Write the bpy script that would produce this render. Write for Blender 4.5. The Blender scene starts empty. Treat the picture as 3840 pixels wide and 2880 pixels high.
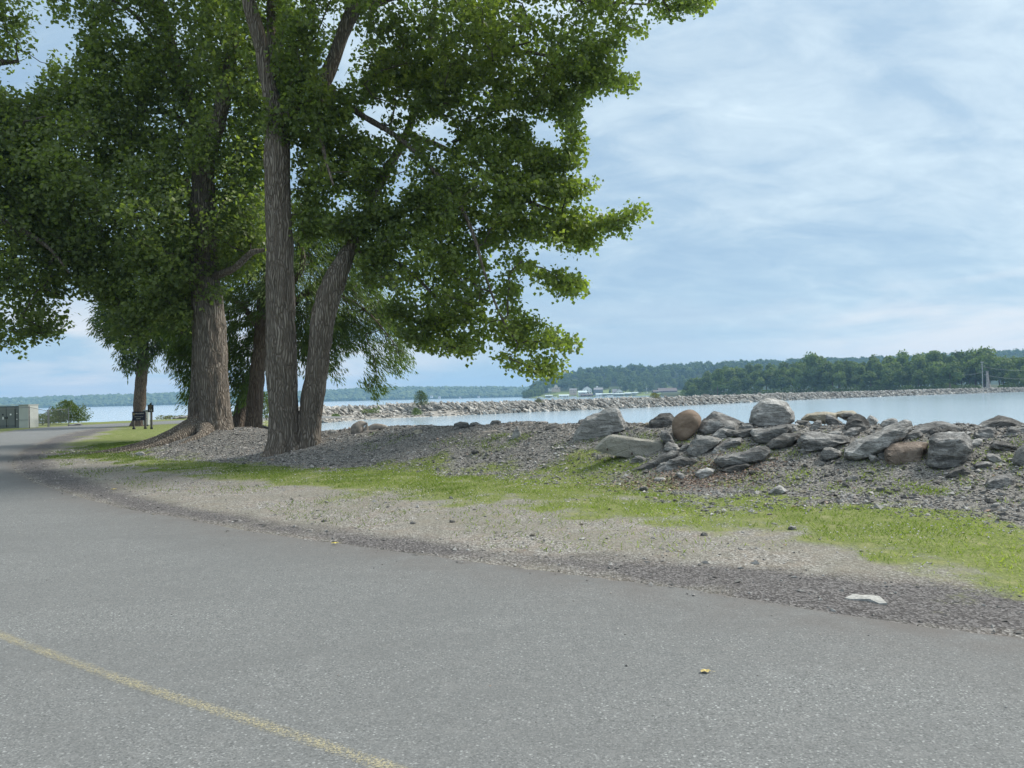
import bpy, bmesh, math, random
import numpy as np
from mathutils import Vector, Matrix

# ------------------------------------------------------------------ camera, sky, sun, exposure
F = 2770.0                                    # focal length in photo pixels (photo 3840 x 2880)
CAM = np.array([0.0, 0.0, 1.6])
PITCH, ROLL = math.atan(46 / F), math.radians(1.3)
cr, sr, cp, sp = math.cos(ROLL), math.sin(ROLL), math.cos(PITCH), math.sin(PITCH)
fwd = np.array([0, cp, sp])
r0, u0 = np.array([1.0, 0, 0]), np.array([0, -sp, cp])
rgt = r0 * cr - u0 * sr
upv = r0 * sr + u0 * cr
scene = bpy.context.scene
cam_d = bpy.data.cameras.new('camera')
cam_d.sensor_width = 36.0
cam_d.lens = F / 3840 * 36
cam_d.clip_start = 0.1
cam_d.clip_end = 9000
cam = bpy.data.objects.new('camera', cam_d)
scene.collection.objects.link(cam)
cam.matrix_world = Matrix(((rgt[0], upv[0], -fwd[0], CAM[0]), (rgt[1], upv[1], -fwd[1], CAM[1]),
                           (rgt[2], upv[2], -fwd[2], CAM[2]), (0, 0, 0, 1)))
scene.camera = cam

SUN_AZ, SUN_EL = math.radians(68), math.radians(46)
SUN = Vector((math.sin(SUN_AZ) * math.cos(SUN_EL), math.cos(SUN_AZ) * math.cos(SUN_EL), math.sin(SUN_EL)))
sl = bpy.data.lights.new('sun', 'SUN')
sl.energy = 3.1
sl.angle = math.radians(13)
sl.color = (1.0, 0.95, 0.87)
so = bpy.data.objects.new('sun', sl)
so.rotation_euler = SUN.to_track_quat('Z', 'Y').to_euler()
so.location = (30, 30, 60)
scene.collection.objects.link(so)

world = bpy.data.worlds.new('World')
scene.world = world
world.use_nodes = True
wn, wl = world.node_tree.nodes, world.node_tree.links
wn.clear()


def N(nt, typ, **kw):
    n = nt.nodes.new(typ)
    for k, v in kw.items():
        if k.startswith('i_'):
            key = k[2:]
            n.inputs[int(key) if key.isdigit() else key.replace('_', ' ')].default_value = v
        else:
            setattr(n, k, v)
    return n


def math_n(nt, op, a, b=None, c=None, clamp=False):
    n = nt.nodes.new('ShaderNodeMath')
    n.operation = op
    n.use_clamp = clamp
    for i, v in enumerate((a, b, c)):
        if v is None:
            continue
        if isinstance(v, (int, float)):
            n.inputs[i].default_value = v
        else:
            nt.links.new(v, n.inputs[i])
    return n.outputs[0]


def ramp(nt, fac, stops, interp='LINEAR'):
    n = nt.nodes.new('ShaderNodeValToRGB')
    n.color_ramp.interpolation = interp
    el = n.color_ramp.elements
    while len(el) < len(stops):
        el.new(0.5)
    for e, (p, c) in zip(el, stops):
        e.position = p
        e.color = (c[0], c[1], c[2], 1) if not isinstance(c, (int, float)) else (c, c, c, 1)
    nt.links.new(fac, n.inputs[0])
    return n.outputs[0]


def mixc(nt, fac, a, b, blend='MIX'):
    n = nt.nodes.new('ShaderNodeMix')
    n.data_type = 'RGBA'
    n.blend_type = blend
    n.clamp_factor = True
    for s, v in ((n.inputs[0], fac), (n.inputs[6], a), (n.inputs[7], b)):
        if isinstance(v, (int, float)):
            s.default_value = v
        elif isinstance(v, tuple):
            s.default_value = (*v, 1) if len(v) == 3 else v
        else:
            nt.links.new(v, s)
    return n.outputs[2]


def noise_n(nt, vec, scale, detail=4, rough=0.55, dist=0.0):
    n = nt.nodes.new('ShaderNodeTexNoise')
    n.inputs['Scale'].default_value = scale
    n.inputs['Detail'].default_value = detail
    n.inputs['Roughness'].default_value = rough
    n.inputs['Distortion'].default_value = dist
    if vec is not None:
        nt.links.new(vec, n.inputs['Vector'])
    return n.outputs['Fac']


def mapping(nt, vec, scale=(1, 1, 1), loc=(0, 0, 0), rot=(0, 0, 0)):
    n = nt.nodes.new('ShaderNodeMapping')
    n.inputs['Scale'].default_value = scale
    n.inputs['Location'].default_value = loc
    n.inputs['Rotation'].default_value = rot
    nt.links.new(vec, n.inputs['Vector'])
    return n.outputs[0]


nt = world.node_tree
tc = N(nt, 'ShaderNodeTexCoord')
sky = N(nt, 'ShaderNodeTexSky', sky_type='NISHITA', sun_disc=False)
sky.sun_elevation = SUN_EL
sky.sun_rotation = SUN_AZ
sky.air_density = 1.3
sky.dust_density = 1.5
bg1 = N(nt, 'ShaderNodeBackground')
bg1.inputs[1].default_value = 0.08
nt.links.new(sky.outputs[0], bg1.inputs[0])
# a thin sheet of altocumulus: the view direction met with a flat layer overhead
sep = N(nt, 'ShaderNodeSeparateXYZ')
nt.links.new(tc.outputs['Generated'], sep.inputs[0])
zc = math_n(nt, 'MAXIMUM', sep.outputs[2], 0.0)
zz = math_n(nt, 'ADD', zc, 0.36)
cxn = math_n(nt, 'DIVIDE', sep.outputs[0], zz)
cyn = math_n(nt, 'DIVIDE', sep.outputs[1], zz)
comb = N(nt, 'ShaderNodeCombineXYZ')
nt.links.new(cxn, comb.inputs[0])
nt.links.new(cyn, comb.inputs[1])
lay = mapping(nt, comb.outputs[0], (1.1, 2.0, 1), (3.1, 1.7, 0), (0, 0, 0.75))
big = noise_n(nt, lay, 1.0, 3, 0.5, 0.3)
mid = noise_n(nt, lay, 4.2, 6, 0.6, 0.5)
fine = noise_n(nt, lay, 13.0, 6, 0.62, 0.8)
cl = math_n(nt, 'ADD', math_n(nt, 'MULTIPLY', big, 0.45), math_n(nt, 'ADD', math_n(nt, 'MULTIPLY', mid, 0.46), math_n(nt, 'MULTIPLY', fine, 0.10)))
glow_d = N(nt, 'ShaderNodeVectorMath', operation='DOT_PRODUCT')
nt.links.new(tc.outputs['Generated'], glow_d.inputs[0])
glow_d.inputs[1].default_value = SUN
glow = math_n(nt, 'POWER', math_n(nt, 'MAXIMUM', glow_d.outputs['Value'], 0.0), 3.0)
clb = math_n(nt, 'ADD', cl, math_n(nt, 'MULTIPLY', glow, 0.34))
clb = math_n(nt, 'ADD', math_n(nt, 'SUBTRACT', clb, 0.075), math_n(nt, 'MULTIPLY', zc, 0.12))
ccol = ramp(nt, clb, [(0.40, (0.265, 0.385, 0.52)), (0.50, (0.325, 0.445, 0.56)), (0.58, (0.415, 0.525, 0.615)), (0.66, (0.49, 0.60, 0.675)), (0.80, (0.66, 0.74, 0.785)), (1.0, (1.0, 1.03, 1.05))])
# low bank of pale cloud above the horizon, patchy
low = noise_n(nt, mapping(nt, tc.outputs['Generated'], (2.4, 2.4, 13), (0.3, 0, 0.0)), 1.6, 5, 0.55, 0.4)
lowx = ramp(nt, math_n(nt, 'ADD', sep.outputs[0], 0.5), [(0.0, 1.0), (0.28, 0.9), (0.5, 0.15), (0.8, 0.2), (0.98, 0.9)])
lowm = math_n(nt, 'MULTIPLY', lowx, 1.0)
lowm = math_n(nt, 'MULTIPLY', ramp(nt, low, [(0.45, 0.0), (0.62, 1.0)]), ramp(nt, sep.outputs[2], [(0.0, 0.25), (0.03, 0.9), (0.09, 0.6), (0.15, 0.0)]))
low2 = ramp(nt, low, [(0.40, 0.0), (0.58, 1.0)])
lowm = math_n(nt, 'MULTIPLY', math_n(nt, 'MULTIPLY', low2, lowx), ramp(nt, sep.outputs[2], [(0.0, 0.3), (0.03, 1.0), (0.09, 0.85), (0.15, 0.0)]))
LOWM = lowm
hz = ramp(nt, sep.outputs[2], [(0.0, 0.75), (0.10, 0.25), (0.22, 0.0)])
ccol = mixc(nt, hz, ccol, (0.37, 0.53, 0.66))
ccol = mixc(nt, LOWM, ccol, (0.66, 0.665, 0.69))
bg2 = N(nt, 'ShaderNodeBackground')
over = ramp(nt, sep.outputs[2], [(0.0, (0, 0, 0)), (0.42, (0, 0, 0)), (0.85, (0.52, 0.50, 0.46))])  # extra brightness added to the unseen upper sky to light the rock fronts
ccol = mixc(nt, 1.0, ccol, over, 'ADD')
nt.links.new(ccol, bg2.inputs[0])
bg2.inputs[1].default_value = 1.05
msh = N(nt, 'ShaderNodeMixShader')
msh.inputs[0].default_value = 0.88
nt.links.new(bg1.outputs[0], msh.inputs[1])
nt.links.new(bg2.outputs[0], msh.inputs[2])
wo = N(nt, 'ShaderNodeOutputWorld')
nt.links.new(msh.outputs[0], wo.inputs[0])

vs = scene.view_settings
scene.display_settings.display_device = 'sRGB'
vs.view_transform = 'Standard'
vs.look = 'None'
vs.exposure = 0.5
vs.gamma = 1.0
vs.use_curve_mapping = False
cy = scene.cycles
cy.max_bounces = 6
cy.diffuse_bounces = 4
cy.glossy_bounces = 2
cy.transmission_bounces = 4
cy.transparent_max_bounces = 8
cy.volume_bounces = 0
cy.use_denoising = True
cy.sample_clamp_indirect = 4.0

RNG = np.random.default_rng(7)
random.seed(7)
COL = scene.collection


# ------------------------------------------------------------------ helpers: geometry
def ray(px, py):
    return fwd + (px - 1920) / F * rgt - (py - 1440) / F * upv


def W(px, py, D):
    """point seen at photo pixel (px,py) at distance D along the view axis (y)"""
    d = ray(px, py)
    return CAM + d * (D / d[1])


def V(x, y):
    return x * 3840 / 2212, y * 2880 / 1659


def WV(x, y, D):
    return W(*V(x, y), D)


def G(px, py, z=0.0):
    d = ray(px, py)
    return CAM + d * ((z - CAM[2]) / d[2])


def hash3(ix, iy, iz, seed=0):
    h = (ix.astype(np.int64) * 374761393 + iy.astype(np.int64) * 668265263 + iz.astype(np.int64) * 2147483647 + seed * 974711) & 0xFFFFFFFF
    h = ((h ^ (h >> 13)) * 1274126177) & 0xFFFFFFFF
    h = ((h ^ (h >> 16)) * 2246822519) & 0xFFFFFFFF
    return ((h ^ (h >> 15)) & 0xFFFFFF) / float(0xFFFFFF)


def vnoise(P, seed=0):
    """value noise in 3D, -1..1"""
    P = np.asarray(P, float)
    i = np.floor(P).astype(np.int64)
    f = P - i
    f = f * f * (3 - 2 * f)
    r = 0
    for dx in (0, 1):
        wx = f[:, 0] if dx else 1 - f[:, 0]
        for dy in (0, 1):
            wy = f[:, 1] if dy else 1 - f[:, 1]
            for dz in (0, 1):
                wz = f[:, 2] if dz else 1 - f[:, 2]
                r = r + wx * wy * wz * hash3(i[:, 0] + dx, i[:, 1] + dy, i[:, 2] + dz, seed)
    return r * 2 - 1


def fbm(P, oct=4, seed=0):
    P = np.asarray(P, float)
    a, t, s = 1.0, 0, 0
    for o in range(oct):
        t = t + a * vnoise(P * (2.03 ** o) + 17.3 * o, seed + o)
        s += a
        a *= 0.5
    return t / s


def P3(x, y, z=0.0):
    return np.stack([np.asarray(x, float), np.asarray(y, float), np.zeros_like(np.asarray(x, float)) + z], 1)


def make_mesh(name, verts, faces, uv=None, col=None, smooth=True, colname='tone'):
    """verts (n,3); faces: (m,k) array or list of such arrays; col per vertex"""
    me = bpy.data.meshes.new(name)
    verts = np.asarray(verts, np.float32)
    if isinstance(faces, np.ndarray):
        faces = [faces]
    faces = [np.asarray(f, np.int32) for f in faces if len(f)]
    nl = sum(f.size for f in faces)
    npoly = sum(len(f) for f in faces)
    me.vertices.add(len(verts))
    me.vertices.foreach_set('co', verts.ravel())
    me.loops.add(nl)
    me.polygons.add(npoly)
    loops = np.concatenate([f.ravel() for f in faces])
    tot = np.concatenate([np.full(len(f), f.shape[1], np.int32) for f in faces])
    start = np.concatenate([[0], np.cumsum(tot)[:-1]]).astype(np.int32)
    me.loops.foreach_set('vertex_index', loops)
    me.polygons.foreach_set('loop_start', start)
    me.polygons.foreach_set('use_smooth', np.full(npoly, bool(smooth)))
    if uv is not None:
        l = me.uv_layers.new(name='UVMap')
        l.data.foreach_set('uv', np.asarray(uv, np.float32)[loops].ravel())
    if col is not None:
        items = col if isinstance(col, dict) else {colname: col}
        for k, c in items.items():
            a = me.attributes.new(k, 'FLOAT', 'POINT')
            a.data.foreach_set('value', np.asarray(c, np.float32))
    me.update(calc_edges=True)
    me.validate(verbose=False)
    return me


def link(name, data, material=None, parent=None, loc=None):
    o = bpy.data.objects.new(name, data)
    COL.objects.link(o)
    if material is not None and data is not None and not data.materials:
        data.materials.append(material)
    if parent is not None:
        o.parent = parent
    if loc is not None:
        o.location = loc
    return o


def tag(o, label=None, category=None, group=None, kind=None):
    for k, v in (('label', label), ('category', category), ('group', group), ('kind', kind)):
        if v:
            o[k] = v
    return o


def empty(name, loc, label, category, group=None, rz=0.0):
    o = bpy.data.objects.new(name, None)
    COL.objects.link(o)
    o.location = loc
    o.rotation_euler = (0, 0, rz)
    o.empty_display_size = 0.3
    return tag(o, label, category, group)


class MB:
    """collects boxes, tubes and prisms into one mesh"""

    def __init__(self):
        self.v, self.f, self.uv, self.n = [], {}, [], 0

    def add(self, v, faces, uv=None):
        v = np.asarray(v, float)
        for f in faces:
            self.f.setdefault(len(f), []).append([i + self.n for i in f])
        self.v.append(v)
        self.uv.append(np.zeros((len(v), 2)) if uv is None else uv)
        self.n += len(v)
        return self

    def box(self, c, s, rz=0.0, rx=0.0, ry=0.0):
        h = np.array(s) / 2
        v = np.array([[x, y, z] for z in (-1, 1) for y in (-1, 1) for x in (-1, 1)]) * h
        M = np.array(Matrix.Rotation(rz, 3, 'Z') @ Matrix.Rotation(ry, 3, 'Y') @ Matrix.Rotation(rx, 3, 'X'))
        v = v @ M.T + np.array(c)
        return self.add(v, [(0, 2, 3, 1), (4, 5, 7, 6), (0, 1, 5, 4), (2, 6, 7, 3), (0, 4, 6, 2), (1, 3, 7, 5)])

    def bar(self, a, b, r, seg=6):
        v, f, uv = tube(np.array([a, b], float), np.array([r, r]), seg)
        return self.add(v, [tuple(x) for x in f], uv)

    def prism(self, prof, axis_len, M):
        """profile polygon (x,z) extruded along y by +-axis_len/2, placed by 4x4 M"""
        k = len(prof)
        v = [(x, -axis_len / 2, z) for x, z in prof] + [(x, axis_len / 2, z) for x, z in prof]
        v = np.array([tuple(M @ Vector(p)) for p in v])
        return self.add(v, [tuple(range(k))] + [tuple(range(2 * k - 1, k - 1, -1))] + [(i, i + k, (i + 1) % k + k, (i + 1) % k) for i in range(k)])

    def build(self, name, m, parent=None, loc=None, smooth=False):
        me = make_mesh(name, np.concatenate(self.v), [np.array(x) for x in self.f.values()], uv=np.concatenate(self.uv), smooth=smooth)
        return link(name, me, m, parent, loc)


def resample(pts, step):
    pts = np.asarray(pts, float)
    d = np.r_[0, np.cumsum(np.linalg.norm(np.diff(pts[:, :3], axis=0), axis=1))]
    n = max(2, int(d[-1] / step) + 1)
    # Catmull-Rom-ish smoothing through cubic interpolation of the knots
    t = np.linspace(0, d[-1], n)
    out = np.zeros((n, pts.shape[1]))
    m = np.zeros_like(pts)
    m[1:-1] = (pts[2:] - pts[:-2]) / (d[2:] - d[:-2])[:, None]
    m[0] = (pts[1] - pts[0]) / (d[1] - d[0])
    m[-1] = (pts[-1] - pts[-2]) / (d[-1] - d[-2])
    k = np.clip(np.searchsorted(d, t, side='right') - 1, 0, len(d) - 2)
    h = (d[k + 1] - d[k])
    s = (t - d[k]) / h
    h00 = 2 * s ** 3 - 3 * s ** 2 + 1
    h10 = s ** 3 - 2 * s ** 2 + s
    h01 = -2 * s ** 3 + 3 * s ** 2
    h11 = s ** 3 - s ** 2
    return h00[:, None] * pts[k] + (h10 * h)[:, None] * m[k] + h01[:, None] * pts[k + 1] + (h11 * h)[:, None] * m[k + 1]


def tube(pts, rad, seg=8, cap=True):
    pts = np.asarray(pts, float)
    n = len(pts)
    t = np.gradient(pts, axis=0) if n > 2 else np.repeat([pts[1] - pts[0]], 2, 0)
    t /= np.linalg.norm(t, axis=1)[:, None] + 1e-9
    ref = np.array([1.0, 0, 0]) if abs(t[0][0]) < 0.8 else np.array([0, 1.0, 0])
    a = np.zeros((n, 3))
    cur = ref
    for i in range(n):
        cur = cur - t[i] * np.dot(cur, t[i])
        cur = cur / (np.linalg.norm(cur) + 1e-9)
        a[i] = cur
    b = np.cross(t, a)
    th = np.linspace(0, 2 * math.pi, seg, endpoint=False)
    ring = a[:, None, :] * np.cos(th)[None, :, None] + b[:, None, :] * np.sin(th)[None, :, None]
    v = pts[:, None, :] + ring * np.asarray(rad)[:, None, None]
    v = v.reshape(-1, 3)
    i = np.arange(n - 1)[:, None] * seg
    j = np.arange(seg)[None, :]
    j2 = (j + 1) % seg
    f = np.stack([i + j, i + j2, i + seg + j2, i + seg + j], -1).reshape(-1, 4)
    arc = np.r_[0, np.cumsum(np.linalg.norm(np.diff(pts, axis=0), axis=1))]
    uv = np.stack([np.tile(th / (2 * math.pi), n), np.repeat(arc, seg)], 1)
    faces = f
    if cap:
        c0, c1 = len(v), len(v) + 1
        v = np.concatenate([v, pts[:1], pts[-1:]])
        uv = np.concatenate([uv, [[0, 0]], [[0, arc[-1]]]])
        k = np.arange(seg)
        k2 = (k + 1) % seg
        caps = np.concatenate([np.stack([k2, k, np.full(seg, c0), np.full(seg, c0)], 1),
                               np.stack([k + (n - 1) * seg, k2 + (n - 1) * seg, np.full(seg, c1), np.full(seg, c1)], 1)])
        tris = caps[:, :3]
        return v, [tuple(x) for x in faces] + [tuple(x) for x in tris], uv
    return v, faces, uv


def tube_arr(pts, rad, seg):
    return tube(pts, rad, seg, cap=False)


def seg_dist(X, Y, poly, closed=False):
    poly = np.asarray(poly, float)[:, :2]
    n = len(poly) - (0 if closed else 1)
    best = np.full(X.shape, 1e9)
    for k in range(n):
        a, b = poly[k], poly[(k + 1) % len(poly)]
        ab = b - a
        t = np.clip(((X - a[0]) * ab[0] + (Y - a[1]) * ab[1]) / (ab @ ab + 1e-12), 0, 1)
        d = np.hypot(X - a[0] - t * ab[0], Y - a[1] - t * ab[1])
        best = np.minimum(best, d)
    return best


def inside(X, Y, poly):
    poly = np.asarray(poly, float)[:, :2]
    r = np.zeros(X.shape, bool)
    n = len(poly)
    for k in range(n):
        x1, y1 = poly[k]
        x2, y2 = poly[(k + 1) % n]
        if y1 == y2:
            continue
        c = ((y1 > Y) != (y2 > Y)) & (X < (x2 - x1) * (Y - y1) / (y2 - y1) + x1)
        r ^= c
    return r


def sdist(X, Y, poly):
    d = seg_dist(X, Y, poly, True)
    return np.where(inside(X, Y, poly), d, -d)


def sstep(a, b, x):
    t = np.clip((x - a) / (b - a), 0, 1)
    return t * t * (3 - 2 * t)


# ------------------------------------------------------------------ materials
def new_mat(name, rough=0.9, spec=0.3):
    m = bpy.data.materials.new(name)
    m.use_nodes = True
    nt = m.node_tree
    b = nt.nodes['Principled BSDF']
    b.inputs['Roughness'].default_value = rough
    b.inputs['Specular IOR Level'].default_value = spec
    return m, nt, b


def bump(nt, b, h, strength, dist):
    n = nt.nodes.new('ShaderNodeBump')
    n.inputs['Strength'].default_value = strength
    n.inputs['Distance'].default_value = dist
    nt.links.new(h, n.inputs['Height'])
    nt.links.new(n.outputs[0], b.inputs['Normal'])


def plain(name, c, rough=0.7, var=0.12, scale=3.0, spec=0.3, metallic=0.0):
    m, nt, b = new_mat(name, rough, spec)
    t = N(nt, 'ShaderNodeTexCoord')
    f = noise_n(nt, t.outputs['Object'], scale, 5, 0.6)
    lo = tuple(x * (1 - var) for x in c)
    hi = tuple(min(1, x * (1 + var)) for x in c)
    nt.links.new(ramp(nt, f, [(0.3, lo), (0.7, hi)]), b.inputs['Base Color'])
    b.inputs['Metallic'].default_value = metallic
    return m


def attr(nt, name):
    n = nt.nodes.new('ShaderNodeAttribute')
    n.attribute_name = name
    return n.outputs['Fac']


def rock_mat(name, dark, mid_, light, strata=5.0, lichen=None, rough=0.92, warm=0.0):
    m, nt, b = new_mat(name, rough, 0.2)
    t = N(nt, 'ShaderNodeTexCoord')
    oi = N(nt, 'ShaderNodeObjectInfo')
    add = N(nt, 'ShaderNodeVectorMath', operation='ADD')
    nt.links.new(t.outputs['Object'], add.inputs[0])
    sc = N(nt, 'ShaderNodeVectorMath', operation='SCALE')
    nt.links.new(oi.outputs['Location'], sc.inputs[0])
    sc.inputs['Scale'].default_value = 1.7
    nt.links.new(sc.outputs[0], add.inputs[1])
    v = add.outputs[0]
    vl = mapping(nt, v, (1, 1, strata), rot=(0.35, 0.25, 0))
    n1 = noise_n(nt, vl, 2.2, 8, 0.62, 0.6)
    n2 = noise_n(nt, v, 9, 6, 0.7)
    n3 = noise_n(nt, v, 45, 3, 0.7)
    f = math_n(nt, 'ADD', math_n(nt, 'MULTIPLY', n1, 0.5), math_n(nt, 'ADD', math_n(nt, 'MULTIPLY', n2, 0.35), math_n(nt, 'MULTIPLY', n3, 0.15)))
    c = ramp(nt, f, [(0.40, dark), (0.50, mid_), (0.60, light)])
    big = noise_n(nt, v, 0.9, 3)
    c = mixc(nt, ramp(nt, big, [(0.4, 0.0), (0.65, 0.45)]), c, tuple(x * 0.62 for x in mid_))
    if lichen:
        c = mixc(nt, ramp(nt, noise_n(nt, v, 3.5, 6, 0.7), [(0.55, 0.0), (0.66, 0.7)]), c, lichen)
    nt.links.new(c, b.inputs['Base Color'])
    crack = N(nt, 'ShaderNodeTexVoronoi', feature='DISTANCE_TO_EDGE')
    crack.inputs['Scale'].default_value = 2.3
    nt.links.new(mapping(nt, v, (1, 1, strata * 0.6), rot=(0.35, 0.25, 0)), crack.inputs['Vector'])
    ck = ramp(nt, crack.outputs[0], [(0.0, 0.0), (0.05, 1.0)])
    h = math_n(nt, 'ADD', math_n(nt, 'ADD', n1, math_n(nt, 'MULTIPLY', n2, 0.6)), math_n(nt, 'ADD', math_n(nt, 'MULTIPLY', n3, 0.25), math_n(nt, 'MULTIPLY', ck, 0.12)))
    bump(nt, b, h, 1.0, 0.065)
    return m


M = {}
M['rock'] = rock_mat('grey_shale', (0.07, 0.069, 0.066), (0.19, 0.187, 0.179), (0.44, 0.43, 0.41))
M['rock_dark'] = rock_mat('dark_shale', (0.05, 0.048, 0.046), (0.12, 0.117, 0.11), (0.26, 0.255, 0.24), 3.0)
M['rock_light'] = rock_mat('pale_shale', (0.12, 0.118, 0.112), (0.30, 0.295, 0.28), (0.56, 0.55, 0.525))
M['rock_tan'] = rock_mat('tan_slab', (0.22, 0.21, 0.18), (0.34, 0.325, 0.28), (0.43, 0.415, 0.365), 2.0)
M['rock_cream'] = rock_mat('cream_rock', (0.20, 0.18, 0.14), (0.36, 0.33, 0.26), (0.50, 0.46, 0.37), 3.0)
M['rock_pink'] = rock_mat('pink_brown_rock', (0.11, 0.088, 0.07), (0.205, 0.165, 0.135), (0.31, 0.265, 0.22), 2.5)
M['rock_mix'] = rock_mat('lichen_rock', (0.10, 0.10, 0.098), (0.20, 0.20, 0.19), (0.32, 0.31, 0.29), 3.0, lichen=(0.28, 0.19, 0.12))

# smooth brown granite boulder
m, nt, b = new_mat('brown_granite', 0.85, 0.25)
t = N(nt, 'ShaderNodeTexCoord')
f = noise_n(nt, mapping(nt, t.outputs['Object'], (1, 1, 2.0), rot=(0.2, 0.5, 0)), 3.0, 8, 0.62, 0.5)
c = ramp(nt, f, [(0.3, (0.10, 0.072, 0.052)), (0.5, (0.19, 0.142, 0.105)), (0.7, (0.28, 0.22, 0.168))])
c = mixc(nt, ramp(nt, noise_n(nt, t.outputs['Object'], 60, 3, 0.7), [(0.55, 0.0), (0.75, 0.4)]), c, (0.10, 0.08, 0.065))
nt.links.new(c, b.inputs['Base Color'])
bump(nt, b, noise_n(nt, t.outputs['Object'], 7, 8, 0.65), 0.5, 0.05)
M['brown'] = m

# breakwater stones: every stone its own tone
m, nt, b = new_mat('breakwater_stone', 0.95, 0.15)
t = N(nt, 'ShaderNodeTexCoord')
oi = N(nt, 'ShaderNodeObjectInfo')
geo = N(nt, 'ShaderNodeNewGeometry')
rnd = math_n(nt, 'FRACT', math_n(nt, 'ADD', oi.outputs['Random'], attr(nt, 'tone')))
c = ramp(nt, rnd, [(0.0, (0.19, 0.18, 0.16)), (0.3, (0.34, 0.325, 0.295)), (0.65, (0.50, 0.475, 0.43)), (1.0, (0.68, 0.65, 0.60))])
f = noise_n(nt, geo.outputs['Position'], 2.5, 6, 0.65)
c = mixc(nt, math_n(nt, 'MULTIPLY', f, 0.6), c, (0.16, 0.145, 0.125))
nt.links.new(c, b.inputs['Base Color'])
bump(nt, b, f, 0.6, 0.2)
M['bw'] = m

# pebbles
m, nt, b = new_mat('pebble', 0.9, 0.2)
geo = N(nt, 'ShaderNodeNewGeometry')
c = ramp(nt, attr(nt, 'tone'), [(0.0, (0.065, 0.063, 0.059)), (0.3, (0.15, 0.145, 0.136)), (0.6, (0.28, 0.27, 0.255)), (0.85, (0.48, 0.465, 0.44)), (0.94, (0.36, 0.25, 0.18)), (1.0, (0.62, 0.60, 0.57))])
c = mixc(nt, math_n(nt, 'MULTIPLY', noise_n(nt, geo.outputs['Position'], 30, 3), 0.5), c, (0.12, 0.115, 0.108))
nt.links.new(c, b.inputs['Base Color'])
M['pebble'] = m

# bark
def bark_mat(name, dark, mid_, light, us=21.0):
    m, nt, b = new_mat(name, 0.95, 0.1)
    t = N(nt, 'ShaderNodeTexCoord')
    geo = N(nt, 'ShaderNodeNewGeometry')
    p = mapping(nt, geo.outputs['Position'], (us, us, us * 0.085))
    wob = N(nt, 'ShaderNodeVectorMath', operation='ADD')
    wn_ = N(nt, 'ShaderNodeTexNoise')
    wn_.inputs['Scale'].default_value = 1.6
    nt.links.new(geo.outputs['Position'], wn_.inputs['Vector'])
    s2 = N(nt, 'ShaderNodeVectorMath', operation='SCALE')
    nt.links.new(wn_.outputs['Color'], s2.inputs[0])
    s2.inputs['Scale'].default_value = 4.5
    nt.links.new(p, wob.inputs[0])
    nt.links.new(s2.outputs[0], wob.inputs[1])
    vor = N(nt, 'ShaderNodeTexVoronoi', feature='DISTANCE_TO_EDGE')
    vor.inputs['Scale'].default_value = 0.75
    nt.links.new(wob.outputs[0], vor.inputs['Vector'])
    fur = ramp(nt, vor.outputs[0], [(0.0, 0.25), (0.28, 1.0)])
    fine = noise_n(nt, mapping(nt, geo.outputs['Position'], (40, 40, 6)), 1.0, 5, 0.7)
    f = math_n(nt, 'MULTIPLY', fur, math_n(nt, 'ADD', 0.45, fine))
    c = ramp(nt, f, [(0.0, dark), (0.45, mid_), (0.95, light)])
    c = mixc(nt, ramp(nt, noise_n(nt, geo.outputs['Position'], 0.8, 3), [(0.4, 0.0), (0.7, 0.5)]), c, tuple(x * 0.8 for x in mid_))
    nt.links.new(c, b.inputs['Base Color'])
    bump(nt, b, math_n(nt, 'ADD', fur, math_n(nt, 'MULTIPLY', fine, 0.35)), 1.0, 0.05)
    return m


M['bark'] = bark_mat('cottonwood_bark', (0.045, 0.036, 0.028), (0.165, 0.138, 0.112), (0.30, 0.262, 0.218))
M['bark2'] = bark_mat('willow_bark', (0.04, 0.03, 0.023), (0.135, 0.102, 0.08), (0.23, 0.185, 0.145))
M['twig'] = plain('twig_bark', (0.11, 0.095, 0.078), 0.9, 0.25, 6)
M['drift'] = plain('driftwood', (0.24, 0.21, 0.18), 0.9, 0.4, 9)


def leaf_mat(name, c0, c1, c2, trans=0.35, rough=0.42, attrib='tone'):
    m = bpy.data.materials.new(name)
    m.use_nodes = True
    nt = m.node_tree
    nt.nodes.clear()
    out = N(nt, 'ShaderNodeOutputMaterial')
    c = ramp(nt, attr(nt, attrib), [(0.0, c0), (0.55, c1), (1.0, c2)])
    pb = N(nt, 'ShaderNodeBsdfPrincipled')
    pb.inputs['Roughness'].default_value = rough
    pb.inputs['Specular IOR Level'].default_value = 0.35
    nt.links.new(c, pb.inputs['Base Color'])
    tr = N(nt, 'ShaderNodeBsdfTranslucent')
    tcn = mixc(nt, 1.0, c, (1.5, 1.7, 0.5), 'MULTIPLY')
    nt.links.new(tcn, tr.inputs[0])
    mx = N(nt, 'ShaderNodeMixShader')
    mx.inputs[0].default_value = trans
    nt.links.new(pb.outputs[0], mx.inputs[1])
    nt.links.new(tr.outputs[0], mx.inputs[2])
    nt.links.new(mx.outputs[0], out.inputs[0])
    return m


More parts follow.
